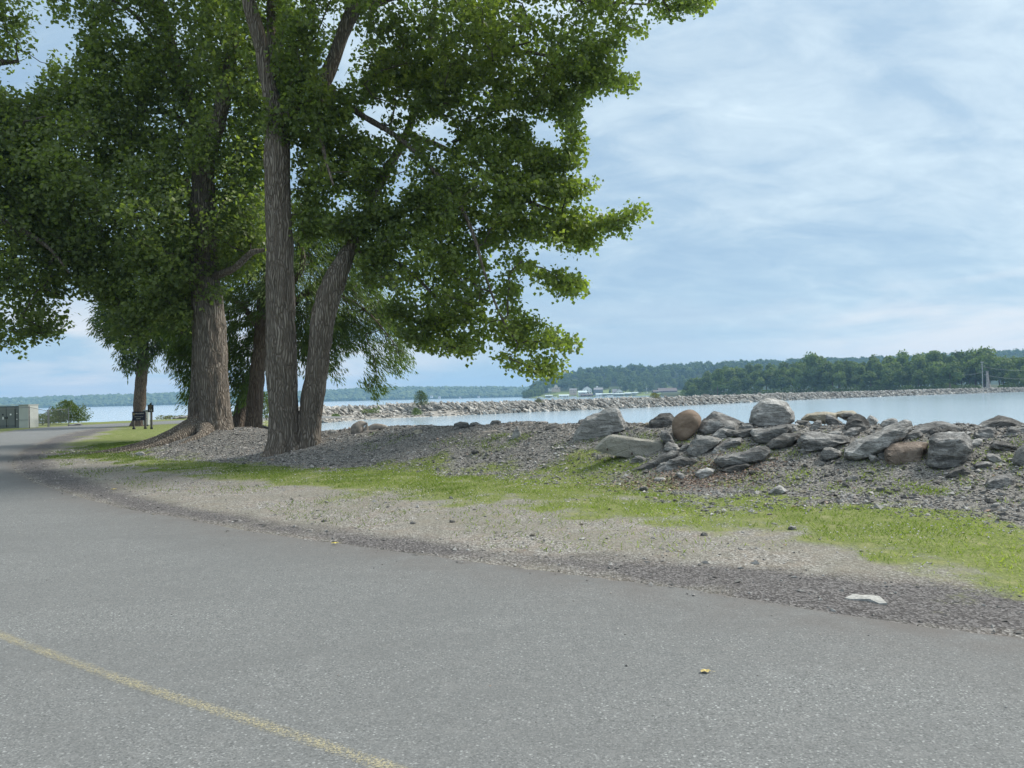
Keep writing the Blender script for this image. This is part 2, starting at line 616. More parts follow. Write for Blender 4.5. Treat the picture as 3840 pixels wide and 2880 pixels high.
M['leaf'] = leaf_mat('cottonwood_leaf', (0.095, 0.128, 0.05), (0.17, 0.215, 0.068), (0.29, 0.335, 0.085), 0.48)
M['leaf2'] = leaf_mat('shaded_cottonwood_leaf', (0.105, 0.138, 0.062), (0.17, 0.212, 0.08), (0.26, 0.31, 0.10), 0.48)
M['willow'] = leaf_mat('willow_leaf', (0.07, 0.105, 0.03), (0.12, 0.165, 0.045), (0.22, 0.26, 0.08), 0.4, 0.6)
M['bush'] = leaf_mat('shrub_leaf', (0.045, 0.075, 0.02), (0.08, 0.12, 0.035), (0.14, 0.18, 0.055), 0.25, 0.6)
M['dry'] = leaf_mat('dry_shrub_leaf', (0.09, 0.09, 0.035), (0.15, 0.155, 0.05), (0.2, 0.2, 0.07), 0.2, 0.8)
M['wood_leaf'] = leaf_mat('far_leaf', (0.065, 0.10, 0.03), (0.13, 0.18, 0.055), (0.26, 0.30, 0.10), 0.3, 0.8)
M['grass'] = leaf_mat('grass_blade', (0.08, 0.12, 0.03), (0.165, 0.22, 0.05), (0.38, 0.43, 0.11), 0.35, 0.7)

# far crowns: object to object tone
for key in ('wood_leaf',):
    nt = M[key].node_tree
    oi = N(nt, 'ShaderNodeObjectInfo')
    at = [n for n in nt.nodes if n.type == 'ATTRIBUTE'][0]
    rp = [n for n in nt.nodes if n.type == 'VALTORGB'][0]
    s = math_n(nt, 'ADD', math_n(nt, 'MULTIPLY', at.outputs['Fac'], 0.7), math_n(nt, 'MULTIPLY', math_n(nt, 'SUBTRACT', oi.outputs['Random'], 0.35), 0.55))
    nt.links.new(s, rp.inputs[0])

# asphalt
m, nt, b = new_mat('worn_asphalt', 0.9, 0.25)
geo = N(nt, 'ShaderNodeNewGeometry')
pos = geo.outputs['Position']
vor = N(nt, 'ShaderNodeTexVoronoi')
vor.inputs['Scale'].default_value = 120
nt.links.new(pos, vor.inputs['Vector'])
sv = N(nt, 'ShaderNodeSeparateColor')
nt.links.new(vor.outputs['Color'], sv.inputs[0])
sp1 = noise_n(nt, pos, 80, 4, 0.75)
f = math_n(nt, 'ADD', math_n(nt, 'MULTIPLY', sv.outputs[0], 0.5), math_n(nt, 'MULTIPLY', sp1, 0.5))
c = ramp(nt, f, [(0.18, (0.095, 0.099, 0.098)), (0.42, (0.150, 0.155, 0.152)), (0.68, (0.190, 0.195, 0.192)), (0.82, (0.35, 0.36, 0.35))])
v3 = N(nt, 'ShaderNodeTexVoronoi')
v3.inputs['Scale'].default_value = 42
nt.links.new(pos, v3.inputs['Vector'])
s3 = N(nt, 'ShaderNodeSeparateColor')
nt.links.new(v3.outputs['Color'], s3.inputs[0])
spk = math_n(nt, 'MULTIPLY', ramp(nt, v3.outputs['Distance'], [(0.20, 1.0), (0.32, 0.0)]), ramp(nt, s3.outputs[0], [(0.72, 0.0), (0.78, 1.0)]))
c = mixc(nt, math_n(nt, 'MULTIPLY', spk, 0.75), c, (0.42, 0.43, 0.42))
spd = math_n(nt, 'MULTIPLY', ramp(nt, v3.outputs['Distance'], [(0.22, 1.0), (0.36, 0.0)]), ramp(nt, s3.outputs[1], [(0.62, 0.0), (0.68, 1.0)]))
c = mixc(nt, math_n(nt, 'MULTIPLY', spd, 0.6), c, (0.06, 0.062, 0.062))
lane = noise_n(nt, mapping(nt, pos, (0.35, 0.75, 1), rot=(0, 0, 0.65)), 1.3, 5, 0.6, 0.4)
c = mixc(nt, ramp(nt, lane, [(0.35, 0.55), (0.62, 0.0)]), c, (0.135, 0.139, 0.137))
c = mixc(nt, ramp(nt, noise_n(nt, pos, 6, 6, 0.7), [(0.5, 0.0), (0.75, 0.35)]), c, (0.225, 0.224, 0.216))
edge = attr(nt, 'edge')
c = mixc(nt, math_n(nt, 'MULTIPLY', edge, ramp(nt, noise_n(nt, pos, 2.5, 5, 0.7), [(0.3, 0.2), (0.6, 1.0)])), c, (0.13, 0.12, 0.112))
nt.links.new(c, b.inputs['Base Color'])
bump(nt, b, f, 0.8, 0.010)
M['asphalt'] = m

m, nt, b = new_mat('worn_yellow_paint', 0.85, 0.2)
geo = N(nt, 'ShaderNodeNewGeometry')
b.inputs['Base Color'].default_value = (0.46, 0.41, 0.25, 1)
tr = N(nt, 'ShaderNodeBsdfTransparent')
mx = N(nt, 'ShaderNodeMixShader')
wf = math_n(nt, 'ADD', math_n(nt, 'MULTIPLY', noise_n(nt, geo.outputs['Position'], 70, 2, 0.8), 0.8), math_n(nt, 'MULTIPLY', noise_n(nt, geo.outputs['Position'], 3, 3, 0.6), 0.2))
lat = attr(nt, 'lat')
wf = math_n(nt, 'SUBTRACT', wf, math_n(nt, 'MULTIPLY', math_n(nt, 'POWER', lat, 2.0), 0.12))
nt.links.new(ramp(nt, wf, [(0.42, 0.0), (0.62, 0.62)]), mx.inputs[0])
nt.links.new(tr.outputs[0], mx.inputs[1])
nt.links.new(b.outputs[0], mx.inputs[2])
nt.links.new(mx.outputs[0], nt.nodes['Material Output'].inputs[0])
M['paint'] = m

# ground
m, nt, b = new_mat('ground', 0.97, 0.12)
geo = N(nt, 'ShaderNodeNewGeometry')
pos = geo.outputs['Position']
n_f = noise_n(nt, pos, 28, 5, 0.75)
n_m = noise_n(nt, pos, 3.2, 6, 0.65)
n_b = noise_n(nt, pos, 0.7, 4, 0.6)
vor = N(nt, 'ShaderNodeTexVoronoi')
vor.inputs['Scale'].default_value = 55
nt.links.new(pos, vor.inputs['Vector'])
sv = N(nt, 'ShaderNodeSeparateColor')
nt.links.new(vor.outputs['Color'], sv.inputs[0])
peb = sv.outputs[1]
dirt = ramp(nt, math_n(nt, 'ADD', math_n(nt, 'MULTIPLY', peb, 0.4), math_n(nt, 'MULTIPLY', n_f, 0.6)),
            [(0.25, (0.07, 0.065, 0.057)), (0.42, (0.165, 0.156, 0.138)), (0.58, (0.255, 0.244, 0.22)), (0.76, (0.50, 0.485, 0.455))])
dirt = mixc(nt, ramp(nt, n_m, [(0.45, 0.0), (0.68, 0.6)]), dirt, (0.255, 0.208, 0.165))
dirt = mixc(nt, ramp(nt, n_b, [(0.42, 0.0), (0.58, 0.55)]), dirt, (0.19, 0.18, 0.145))
grav = ramp(nt, math_n(nt, 'ADD', math_n(nt, 'MULTIPLY', peb, 0.6), math_n(nt, 'MULTIPLY', n_f, 0.4)),
            [(0.15, (0.07, 0.067, 0.06)), (0.5, (0.16, 0.152, 0.138)), (0.8, (0.31, 0.298, 0.275))])
darkg = ramp(nt, math_n(nt, 'ADD', math_n(nt, 'MULTIPLY', peb, 0.5), math_n(nt, 'MULTIPLY', n_f, 0.5)),
             [(0.2, (0.05, 0.047, 0.046)), (0.5, (0.105, 0.098, 0.096)), (0.8, (0.22, 0.21, 0.205))])
gcol = ramp(nt, n_f, [(0.3, (0.07, 0.095, 0.028)), (0.5, (0.14, 0.17, 0.05)), (0.7, (0.25, 0.27, 0.10))])
gcol = mixc(nt, ramp(nt, n_m, [(0.5, 0.0), (0.72, 0.6)]), gcol, (0.30, 0.275, 0.16))


def brk(nt, a, nz, amt=0.5, lo=0.42, hi=0.58):
    return ramp(nt, math_n(nt, 'ADD', a, math_n(nt, 'MULTIPLY', math_n(nt, 'SUBTRACT', nz, 0.5), amt)), [(lo, 0.0), (hi, 1.0)])


c = mixc(nt, brk(nt, attr(nt, 'gravel'), n_m), dirt, grav)
c = mixc(nt, brk(nt, attr(nt, 'dark'), n_m, 0.5, 0.28, 0.70), c, darkg)
sandc = ramp(nt, n_f, [(0.3, (0.34, 0.29, 0.22)), (0.7, (0.55, 0.48, 0.38))])
c = mixc(nt, attr(nt, 'sand'), c, sandc)
c = mixc(nt, attr(nt, 'algae'), c, (0.22, 0.19, 0.05))
c = mixc(nt, brk(nt, attr(nt, 'grass'), math_n(nt, 'ADD', math_n(nt, 'MULTIPLY', n_m, 0.6), math_n(nt, 'MULTIPLY', n_f, 0.4)), 1.1, 0.35, 0.62), c, gcol)
nt.links.new(c, b.inputs['Base Color'])
bump(nt, b, math_n(nt, 'ADD', vor.outputs['Distance'], n_f), 0.7, 0.016)
M['ground'] = m

M['lawn'] = plain('far_lawn', (0.12, 0.16, 0.05), 0.95, 0.35, 0.03)
M['forest_floor'] = plain('forest_floor', (0.035, 0.05, 0.02), 0.95, 0.3, 0.05)

# water
m, nt, b = new_mat('lake_water', 0.12, 0.5)
geo = N(nt, 'ShaderNodeNewGeometry')
pos = geo.outputs['Position']
b.inputs['Base Color'].default_value = (0.36, 0.46, 0.53, 1)
b.inputs['IOR'].default_value = 1.33
w1 = noise_n(nt, mapping(nt, pos, (1, 2.0, 1), rot=(0, 0, 0.35)), 1.6, 6, 0.6, 0.4)
w2 = noise_n(nt, mapping(nt, pos, (1, 2.6, 1)), 0.25, 4, 0.5)
w3 = noise_n(nt, pos, 0.02, 3, 0.5)
bump(nt, b, math_n(nt, 'ADD', math_n(nt, 'MULTIPLY', w1, math_n(nt, 'ADD', 0.3, w3)), w2), 0.35, 0.09)
M['water'] = m

# ------------------------------------------------------------------ layout of the shore
WZ = -1.6
CREST = [(-15.5, 29.5), (-11.9, 27.0), (-7.8, 23.8), (-4.0, 21.5), (0.5, 18.0), (4.1, 14.9), (7.05, 13.4), (8.9, 12.7), (14, 11.0), (30, 7.5), (60, 3)]
LAND = [(60, 12), (30, 15), (14, 17.5), (8.9, 19), (5, 21.2), (1, 24.5), (-4.5, 28), (-7.6, 32), (-12, 45), (-18.5, 66), (-24.5, 90), (-26.6, 103),
        (-31, 110), (-35, 95), (-37, 82), (-42, 76), (-50, 74), (-90, 73), (-250, 60), (-250, -250), (250, -250), (250, -20)]


def edge_world(lst):
    return [tuple(G(x, y)[:2]) for x, y in lst]


EDGE_PX = [(3840, 2384), (3385, 2334), (2944, 2263), (2503, 2196), (2062, 2140), (1620, 2082), (1400, 2053), (949, 1990), (678, 1939), (475, 1905), (271, 1854),
           (120, 1803), (55, 1763), (45, 1729), (88, 1688), (203, 1641), (300, 1617), (407, 1603)]
INNER = [(60, -26), (20, -6), (8.5, 1.4)] + edge_world(EDGE_PX) + [(-28.8, 57.5), (-26.0, 61), (-20, 64.5), (-14, 68)]
OUTER = [(38, -48), (5, -19), (-3, -12)] + [(-6, -9), (-8.5, -5.5), (-10.5, -3), (-12.5, -1), (-15, 3), (-17.5, 8), (-20, 13), (-22.5, 19), (-25, 25), (-27, 30), (-29, 36), (-31, 41),
         (-33.0, 47.6), (-34.8, 52), (-36, 56), (-36.4, 59), (-36, 62), (-34.6, 65.5), (-33, 69.5), (-31.5, 72.5), (-27, 75), (-20, 77)]
ROAD_POLY = INNER + OUTER[::-1]
DARK_OUT = edge_world([(3840, 2229), (3165, 2163), (2613, 2125), (2062, 2075), (1400, 2009), (949, 1939), (610, 1885), (339, 1803), (200, 1756), (176, 1715), (224, 1668), (420, 1610)])
DARK_POLY = [(8.5, 1.4)] + edge_world(EDGE_PX) + DARK_OUT[::-1] + [(9.2, 2.6)]


def terrain(X, Y, rough=True):
    X = np.asarray(X, float)
    Y = np.asarray(Y, float)
    d = sdist(X, Y, LAND)
    wid = np.where(Y > 40, 9.0, 3.6)
    wid = np.where((X < -33), 3.0, wid)
    z = np.where(d > 0, WZ + (0 - WZ) * sstep(0, 1, d / wid), WZ + np.maximum(d * 0.22, -2.2))
    dc = seg_dist(X, Y, CREST)
    # which side of the crest: camera side positive
    cx, cy_ = np.array([p[0] for p in CREST])[::-1], np.array([p[1] for p in CREST])[::-1]
    yc = np.interp(X, [p[0] for p in CREST], [p[1] for p in CREST])
    front = Y < yc
    wob = fbm(P3(X * 0.45, Y * 0.45), 2, 3) * 0.25 if rough else 0
    prof = np.where(front, 1 - sstep(0.0, 3.5, dc + 0.35), 1 - sstep(0, 3.2, dc - 0.5))
    prof = np.maximum(prof, 0)
    taper = sstep(-16.5, -10.5, X)
    hgt = np.interp(X, [-16, -10, -6, -3, 0.5, 3, 7, 12, 60], [0.3, 0.40, 0.56, 0.80, 0.90, 0.90, 0.86, 0.9, 0.9])
    hgt = hgt + 0.10 * fbm(P3(X * 0.9, Y * 0.9), 3, 11)
    z = z + hgt * prof * taper
    # little rise of gravel around the big tree
    z = z + 0.10 * np.exp(-((X + 5.6) ** 2 + (Y - 21.0) ** 2) / 4)
    z = z + 0.34 * np.exp(-((X + 10.6) ** 2 + (Y - 25.8) ** 2) / 6)
    if rough:
        dr = seg_dist(X, Y, ROAD_POLY, True)
        dr = np.where(inside(X, Y, ROAD_POLY), 0, dr)
        k = sstep(0.1, 2.5, dr)
        z = z + k * (0.035 * fbm(P3(X * 0.8, Y * 0.8), 3, 21) + 0.02 * fbm(P3(X * 3.1, Y * 3.1), 2, 5) * (1 + 1.5 * prof))
        z = z - 0.02 * (dr <= 0)
    return z


def hit(px, py, d0=3.0, d1=110.0):
    """where the ray through the pixel meets the ground (or comes nearest to the bank crest)"""
    Ds = np.concatenate([np.arange(d0, 40, 0.04), np.arange(40, d1, 0.3)])
    d = ray(px, py)
    pts = CAM[None, :] + d[None, :] * (Ds / d[1])[:, None]
    g = pts[:, 2] - terrain(pts[:, 0], pts[:, 1], False)
    k = np.where(g <= 0)[0]
    i = k[0] if len(k) else int(np.argmin(np.where(Ds < 24, g, 1e9)))
    return np.array([pts[i, 0], pts[i, 1], pts[i, 2]])


GRASS_V = [(150, 985), (200, 995), (350, 1012), (480, 1028), (600, 1045), (700, 1048), (850, 1062), (950, 1078), (1080, 1088), (1200, 1100), (1300, 1115), (1400, 1125), (1500, 1135),
           (1600, 1150), (1700, 1163), (1850, 1180), (1950, 1195), (2080, 1220), (2212, 1245), (2500, 1310), (2600, 1200), (2212, 1122), (2050, 1105), (1900, 1093), (1700, 1088), (1550, 1078), (1400, 1063),
           (1330, 1048), (1200, 1018), (1000, 1006), (800, 1006), (650, 1012), (560, 1002), (450, 995), (350, 978), (325, 960), (385, 938), (400, 921), (290, 921), (235, 930), (150, 960)]
GRASS_W = [tuple(hit(*V(*p))[:2]) for p in GRASS_V]
GRASS_B = [tuple(hit(*V(*p))[:2]) for p in [(1170, 1015), (1240, 962), (1330, 955), (1300, 985), (1420, 1003), (1390, 1018), (1300, 1030)]]


def masks(X, Y):
    nz = 0.8 * fbm(P3(X * 0.7, Y * 0.7), 3, 31) + 0.7 * fbm(P3(X * 2.3, Y * 2.3), 2, 33)
    sd = sdist(X, Y, GRASS_W)
    g1 = np.clip(0.5 + sd / 1.3 * 0.5 + nz * 0.55, 0, 1)
    sdb = sdist(X, Y, GRASS_B)
    g2 = np.clip(0.5 + sdb / 0.5 * 0.5 + nz * 0.3, 0, 1) * 0.75
    grass = np.maximum(g1, g2)
    # far side of the road and the lawn beyond the bend
    dr = sdist(X, Y, ROAD_POLY)
    outer_side = seg_dist(X, Y, OUTER) < seg_dist(X, Y, INNER)
    far = (X < -14) & (dr < 0) & outer_side
    far |= (Y > 52) & (dr < 0) & (X < -17)
    grass = np.where(far & (sd < 0), np.clip(0.75 + nz * 0.5, 0, 1), grass)
    dl = sdist(X, Y, LAND)
    grass = np.where(dl < 2.2, 0, grass)
    yc = np.interp(X, [p[0] for p in CREST], [p[1] for p in CREST])
    dc = seg_dist(X, Y, CREST)
    gravel = np.clip(1.15 - np.maximum(dc - np.where(X > 2, 4.6, 2.8), 0) / 1.2, 0, 1) * (X > -16.5)
    gravel = np.maximum(gravel, (Y > yc) & (X > -17) & (Y < 40))
    gravel = np.maximum(gravel, np.clip((3.0 - dl) / 1.0, 0, 1))
    sdk = sdist(X, Y, DARK_POLY)
    dark = np.clip(0.5 + sdk / 0.5 * 0.5 + 0.25 * nz, 0, 1)
    sand = np.clip((Y - 34) / 12, 0, 1) * np.clip((5.5 - dl) / 2, 0, 1) * (X > -30) * (dl > -1)
    algae = np.clip((Y - 60) / 20, 0, 1) * np.clip(1 - np.abs(dl - 0.2) / 0.8, 0, 1) * (X > -30)
    return dict(grass=grass, gravel=gravel, dark=dark, sand=sand, algae=algae)


def axis(*parts):
    out = [np.arange(a, b, s) for a, b, s in parts]
    return np.concatenate(out)


xs = axis((-250, -60, 10), (-60, -24, 1.2), (-24, -15, 0.3), (-15, 13, 0.12), (13, 24, 0.4), (24, 60, 3), (60, 251, 12))
ys = axis((-250, -20, 15), (-20, 2, 1.5), (2, 30, 0.12), (30, 60, 0.5), (60, 120, 1.0), (120, 131, 5))
XX, YY = np.meshgrid(xs, ys)
X, Y = XX.ravel(), YY.ravel()
Z = terrain(X, Y)
nx, ny = len(xs), len(ys)
i = np.arange(ny - 1)[:, None] * nx + np.arange(nx - 1)[None, :]
quads = np.stack([i, i + 1, i + nx + 1, i + nx], -1).reshape(-1, 4)
link('ground', make_mesh('ground', np.stack([X, Y, Z], 1), quads, col=masks(X, Y)), M['ground'])['kind'] = 'structure'

# lake bed and lake
LX0, LX1, LY0, LY1 = -3300, 3300, -260, 3600
bed = MB()
bed.add([(LX0, LY0, -5.0), (LX1, LY0, -5.0), (LX1, LY1, -5.0), (LX0, LY1, -5.0)], [(0, 1, 2, 3)])
bed.build('lake_bed', M['forest_floor'])['kind'] = 'structure'
wat = MB()
wat.add([(LX0, LY0, WZ), (LX1, LY0, WZ), (LX1, LY1, WZ), (LX0, LY1, WZ)], [(0, 1, 2, 3)])
wat.build('lake', M['water'])['kind'] = 'structure'

# road
a = resample([(x, y, 0) for x, y in INNER], 0.35)
n = len(a)
t_a = np.linspace(0, 1, n)
bcur = resample([(x, y, 0) for x, y in OUTER], 0.35)
# pair the two edges: parameter by index fractions matched at the bend
ka = np.array([0, 0.08, 0.2, 0.45, 0.62, 0.85, 1.0])
bi = []
jlast = 0
for k in range(n):
    # nearest point on the outer edge, monotone
    seg = bcur[jlast:jlast + 60]
    j = jlast + int(np.argmin(np.hypot(seg[:, 0] - a[k, 0], seg[:, 1] - a[k, 1])))
    jlast = max(jlast, j)
    bi.append(jlast)
bi = np.array(bi, float)
ker = np.ones(31) / 31
bi = np.convolve(np.r_[np.full(15, bi[0]), bi, np.full(15, bi[-1])], ker, 'valid')
bs = np.stack([np.interp(bi, np.arange(len(bcur)), bcur[:, c]) for c in range(3)], 1)
# ragged edge
nrm = (bs - a)
nrm /= np.linalg.norm(nrm, axis=1)[:, None]
a2 = a + nrm * (0.05 * fbm(P3(a[:, 0] * 2.3, a[:, 1] * 2.3), 3, 77))[:, None]
TT = np.array([0, 0.02, 0.05, 0.1, 0.25, 0.5, 0.75, 0.95, 1.0])
rv = (a2[:, None, :] * (1 - TT)[None, :, None] + bs[:, None, :] * TT[None, :, None]).reshape(-1, 3)
rv[:, 2] = 0.012
rv[::len(TT), 2] = -0.01
k = len(TT)
i = np.arange(n - 1)[:, None] * k + np.arange(k - 1)[None, :]
rq = np.stack([i, i + k, i + k + 1, i + 1], -1).reshape(-1, 4)[:, ::-1]
edge_a = np.tile(np.array([1, 0.6, 0.25, 0, 0, 0, 0, 0.4, 1.0]), n)
ro = link('road', make_mesh('road', rv, rq, col={'edge': edge_a}), M['asphalt'])
ro['kind'] = 'structure'

# worn yellow line
LP = [G(x, y) for x, y in [(0, 2388), (289, 2497), (615, 2612), (940, 2714), (1266, 2822), (1418, 2876)]]
lp = [(-9.2, 9.5, 0), (-6.3, 7.1, 0)] + [tuple(p) for p in LP] + [(1.2, 2.0, 0), (4.5, -0.6, 0), (10, -5, 0)]
lp = resample(lp, 0.1)
tn = np.gradient(lp, axis=0)
tn /= np.linalg.norm(tn, axis=1)[:, None]
sd_ = np.stack([-tn[:, 1], tn[:, 0], 0 * tn[:, 0]], 1)
offs = np.array([-1, -0.5, 0, 0.5, 1])
lv = (lp[:, None, :] + sd_[:, None, :] * (offs * 0.05)[None, :, None]).reshape(-1, 3)
lv[:, 2] = 0.016
i = np.arange(len(lp) - 1)[:, None] * 5 + np.arange(4)[None, :]
lq = np.stack([i, i + 5, i + 6, i + 1], -1).reshape(-1, 4)[:, ::-1]
yl = link('road_marking', make_mesh('road_marking', lv, lq, col={'lat': np.tile(np.abs(offs), len(lp))}), M['paint'])
yl['kind'] = 'structure'


# ------------------------------------------------------------------ pebbles and gravel
def jig_shapes(k, seed, base='octa'):
    r = np.random.default_rng(seed)
    out = []
    ov = np.array([[1, 0, 0], [-1, 0, 0], [0, 1, 0], [0, -1, 0], [0, 0, 1], [0, 0, -1]], float)
    of = np.array([[0, 2, 4], [2, 1, 4], [1, 3, 4], [3, 0, 4], [2, 0, 5], [1, 2, 5], [3, 1, 5], [0, 3, 5]])
    for _ in range(k):
        out.append(ov * (1 + r.uniform(-.3, .3, (6, 1))) + r.uniform(-.25, .25, (6, 3)))
    return np.array(out), of


PS, PF = jig_shapes(12, 3)


def pebble_mesh(name, pos, size, tone, flat=0.55, seed=1):
    r = np.random.default_rng(seed)
    n = len(pos)
    sh = PS[r.integers(0, len(PS), n)]
    ang = r.uniform(0, 6.283, n)
    ca, sa = np.cos(ang), np.sin(ang)
    asp = r.uniform(0.6, 1.0, n)
    v = sh * np.stack([size, size * asp, size * flat * r.uniform(0.6, 1.2, n)], 1)[:, None, :]
    tl = r.normal(0, 0.35, n)
    ct, st = np.cos(tl), np.sin(tl)
    y2 = v[:, :, 1] * ct[:, None] - v[:, :, 2] * st[:, None]
    z2 = v[:, :, 1] * st[:, None] + v[:, :, 2] * ct[:, None]
    x3 = v[:, :, 0] * ca[:, None] - y2 * sa[:, None]
    y3 = v[:, :, 0] * sa[:, None] + y2 * ca[:, None]
    V3 = np.stack([x3, y3, z2], -1) + pos[:, None, :]
    f = (PF[None] + (np.arange(n) * 6)[:, None, None]).reshape(-1, 3)
    return make_mesh(name, V3.reshape(-1, 3), f, col=np.repeat(tone, 6), smooth=False)


def tones(n, r, lo=0.0, hi=0.9):
    t = np.clip(r.normal((lo + hi) / 2, (hi - lo) / 3.2, n), 0, 0.88)
    w = r.uniform(0, 1, n)
    t = np.where(w > 0.985, 0.94, t)
    return np.where(w < 0.02, 1.0, t)


r = np.random.default_rng(5)
cr_ = resample([(x, y, 0) for x, y in CREST[:9]], 0.1)
nP = 125000
k = r.integers(0, len(cr_), nP)
off = r.uniform(-5.6, 1.8, nP)
tg = np.gradient(cr_, axis=0)
tg /= np.linalg.norm(tg, axis=1)[:, None]
nn = np.stack([-tg[:, 1], tg[:, 0]], 1)
nn[nn[:, 1] < 0] *= -1
px_ = cr_[k, 0] + nn[k, 0] * off + r.normal(0, .15, nP)
py_ = cr_[k, 1] + nn[k, 1] * off + r.normal(0, .15, nP)
mk = masks(px_, py_)
keep = (mk['gravel'] > r.uniform(0.25, 0.9, nP)) & (mk['grass'] < r.uniform(0.35, 1.0, nP)) & (~inside(px_, py_, ROAD_POLY))
px_, py_ = px_[keep], py_[keep]
sz = np.clip(r.lognormal(math.log(0.017), 0.45, len(px_)), 0.008, 0.075)
pz_ = terrain(px_, py_) + sz * 0.2
lightf = sstep(0, 1, fbm(P3(px_ * 0.8, py_ * 0.8), 2, 9) + 0.4)
tn_ = np.clip(tones(len(px_), r) + 0.12 * (lightf - 0.5), 0, 1)
o = link('gravel', pebble_mesh('gravel', np.stack([px_, py_, pz_], 1), sz, tn_), M['pebble'])
tag(o, 'grey shale gravel heaped in a long bank along the water', 'gravel', kind='stuff')

# loose stones on the verge and the dark shoulder
nP = 78000
px_ = r.uniform(-16, 9, nP)
py_ = r.uniform(3, 30, nP)
mk = masks(px_, py_)
ins = inside(px_, py_, ROAD_POLY)
dr = seg_dist(px_, py_, ROAD_POLY, True)
keep = (~ins | (dr < 0.25) & (r.uniform(0, 1, nP) < 0.25)) & (mk['gravel'] < 0.5) & (r.uniform(0, 1, nP) < np.where(mk['grass'] > 0.6, 0.10, np.where(mk['dark'] > 0.5, 0.8, np.clip(0.42 + 1.3 * fbm(P3(px_ * 0.9, py_ * 0.9), 3, 61), 0.05, 1))))
px_, py_, dk = px_[keep], py_[keep], mk['dark'][keep]
sz = np.clip(r.lognormal(math.log(0.0095), 0.55, len(px_)), 0.004, 0.045)
pz_ = np.maximum(terrain(px_, py_), np.where(inside(px_, py_, ROAD_POLY), 0.012, -9)) + sz * 0.15
tn_ = np.clip(tones(len(px_), r, 0.25, 1.0) - 0.25 * dk, 0, 1)
o = link('loose_stones', pebble_mesh('loose_stones', np.stack([px_, py_, pz_], 1), sz, tn_, 0.5, 4), M['pebble'])
tag(o, 'small stones scattered over the dirt verge beside the asphalt', 'stones', kind='stuff')

nP = 16000
px_ = r.uniform(-14, 9, nP)
py_ = r.uniform(6, 26, nP)
mk = masks(px_, py_)
keep = (mk['grass'] > 0.45) & (~inside(px_, py_, ROAD_POLY)) & (fbm(P3(px_, py_), 2, 71) > -0.1)
px_, py_ = px_[keep], py_[keep]
o = link('clover_heads', pebble_mesh('clover_heads', np.stack([px_, py_, terrain(px_, py_) + .04], 1), r.uniform(.005, .012, len(px_)), np.full(len(px_), 1.0), .8, 14), M['pebble'])
tag(o, 'tiny white clover heads and pale chips dotting the grass', 'clover', kind='stuff')

nP = 1500
px_ = r.uniform(-9, 6, nP)
py_ = r.uniform(2.4, 14, nP)
ins = inside(px_, py_, ROAD_POLY)
dr = seg_dist(px_, py_, ROAD_POLY, True)
keep = ins & (r.uniform(0, 1, nP) < np.exp(-dr / 1.2) + 0.10)
px_, py_ = px_[keep], py_[keep]
sz = r.uniform(.003, .009, len(px_))
o = link('grit', pebble_mesh('grit', np.stack([px_, py_, 0.012 + sz * .3], 1), sz, tones(len(px_), r, .2, 1.0), .7, 15), M['pebble'])
tag(o, 'loose grit strewn over the asphalt near its edge', 'grit', kind='stuff')

# beach shingle near the breakwater root
nP = 9000
px_ = r.uniform(-31, -8, nP)
py_ = r.uniform(30, 112, nP)
dl = sdist(px_, py_, LAND)
keep = (dl > -0.3) & (dl < 7)
px_, py_ = px_[keep], py_[keep]
sz = np.clip(r.lognormal(math.log(0.07), 0.5, len(px_)), 0.03, 0.35)
o = link('shingle', pebble_mesh('shingle', np.stack([px_, py_, terrain(px_, py_) + sz * 0.2], 1), sz, np.clip(tones(len(px_), r) + 0.25, 0, 1), 0.5, 8), M['pebble'])
tag(o, 'pale shingle along the edge of the lagoon behind the trees', 'shingle', kind='stuff')

# ------------------------------------------------------------------ grass
nG = 640000
r = np.random.default_rng(6)
gx = r.uniform(-17, 10, nG)
gy = 5 + 27 * r.uniform(0, 1, nG) ** 0.9
mk = masks(gx, gy)
pz = 0.5 + 0.5 * fbm(P3(gx * 2.2, gy * 2.2), 3, 55)
den = np.clip((mk['grass'] - 0.42) * 2.4, 0, 1) * np.clip(pz * 2.2 - 0.35, 0.05, 1)
wisp = 0.16 * np.clip(fbm(P3(gx * 0.8 + 7, gy * 0.8), 3, 66) * 4 + .1, 0, 1) * (mk['dark'] < 0.3) * (mk['gravel'] < .6)
den = np.maximum(den, wisp)
keep = (r.uniform(0, 1, nG) < den) & (~inside(gx, gy, ROAD_POLY))
gx, gy = gx[keep], gy[keep]
# tufts on the gravel bank
tx, ty = r.uniform(-3, 9.5, 46), None
tuf = []
for q in range(170):
    x0 = r.uniform(-4, 9.5)
    yc = np.interp(x0, [p[0] for p in CREST], [p[1] for p in CREST])
    y0 = yc - r.uniform(0.6, 3.3)
    if y0 < 8 or (x0 < -0.5 and r.uniform() < 0.5):
        continue
    kk = r.integers(25, 110)
    tuf.append(np.stack([x0 + r.normal(0, .13, kk), y0 + r.normal(0, .11, kk)], 1))
tuf = np.concatenate(tuf)
gx = np.r_[gx, tuf[:, 0]]
gy = np.r_[gy, tuf[:, 1]]
n = len(gx)
gz = terrain(gx, gy)
h = r.uniform(0.022, 0.06, n) * (0.7 + 0.5 * (fbm(P3(gx, gy), 2, 4) + 0.5))
h = np.maximum(h, 0.015)
an = r.uniform(0, 6.283, n)
w = r.uniform(0.003, 0.006, n) * (1 + gy / 22)
ln = r.uniform(0, 6.283, n)
le = h * r.uniform(0.5, 1.9, n)
b0 = np.stack([gx - np.cos(an) * w, gy - np.sin(an) * w, gz - 0.005], 1)
b1 = np.stack([gx + np.cos(an) * w, gy + np.sin(an) * w, gz - 0.005], 1)
tp = np.stack([gx + np.cos(ln) * le, gy + np.sin(ln) * le, gz + h], 1)
gv = np.stack([b0, b1, tp], 1).reshape(-1, 3)
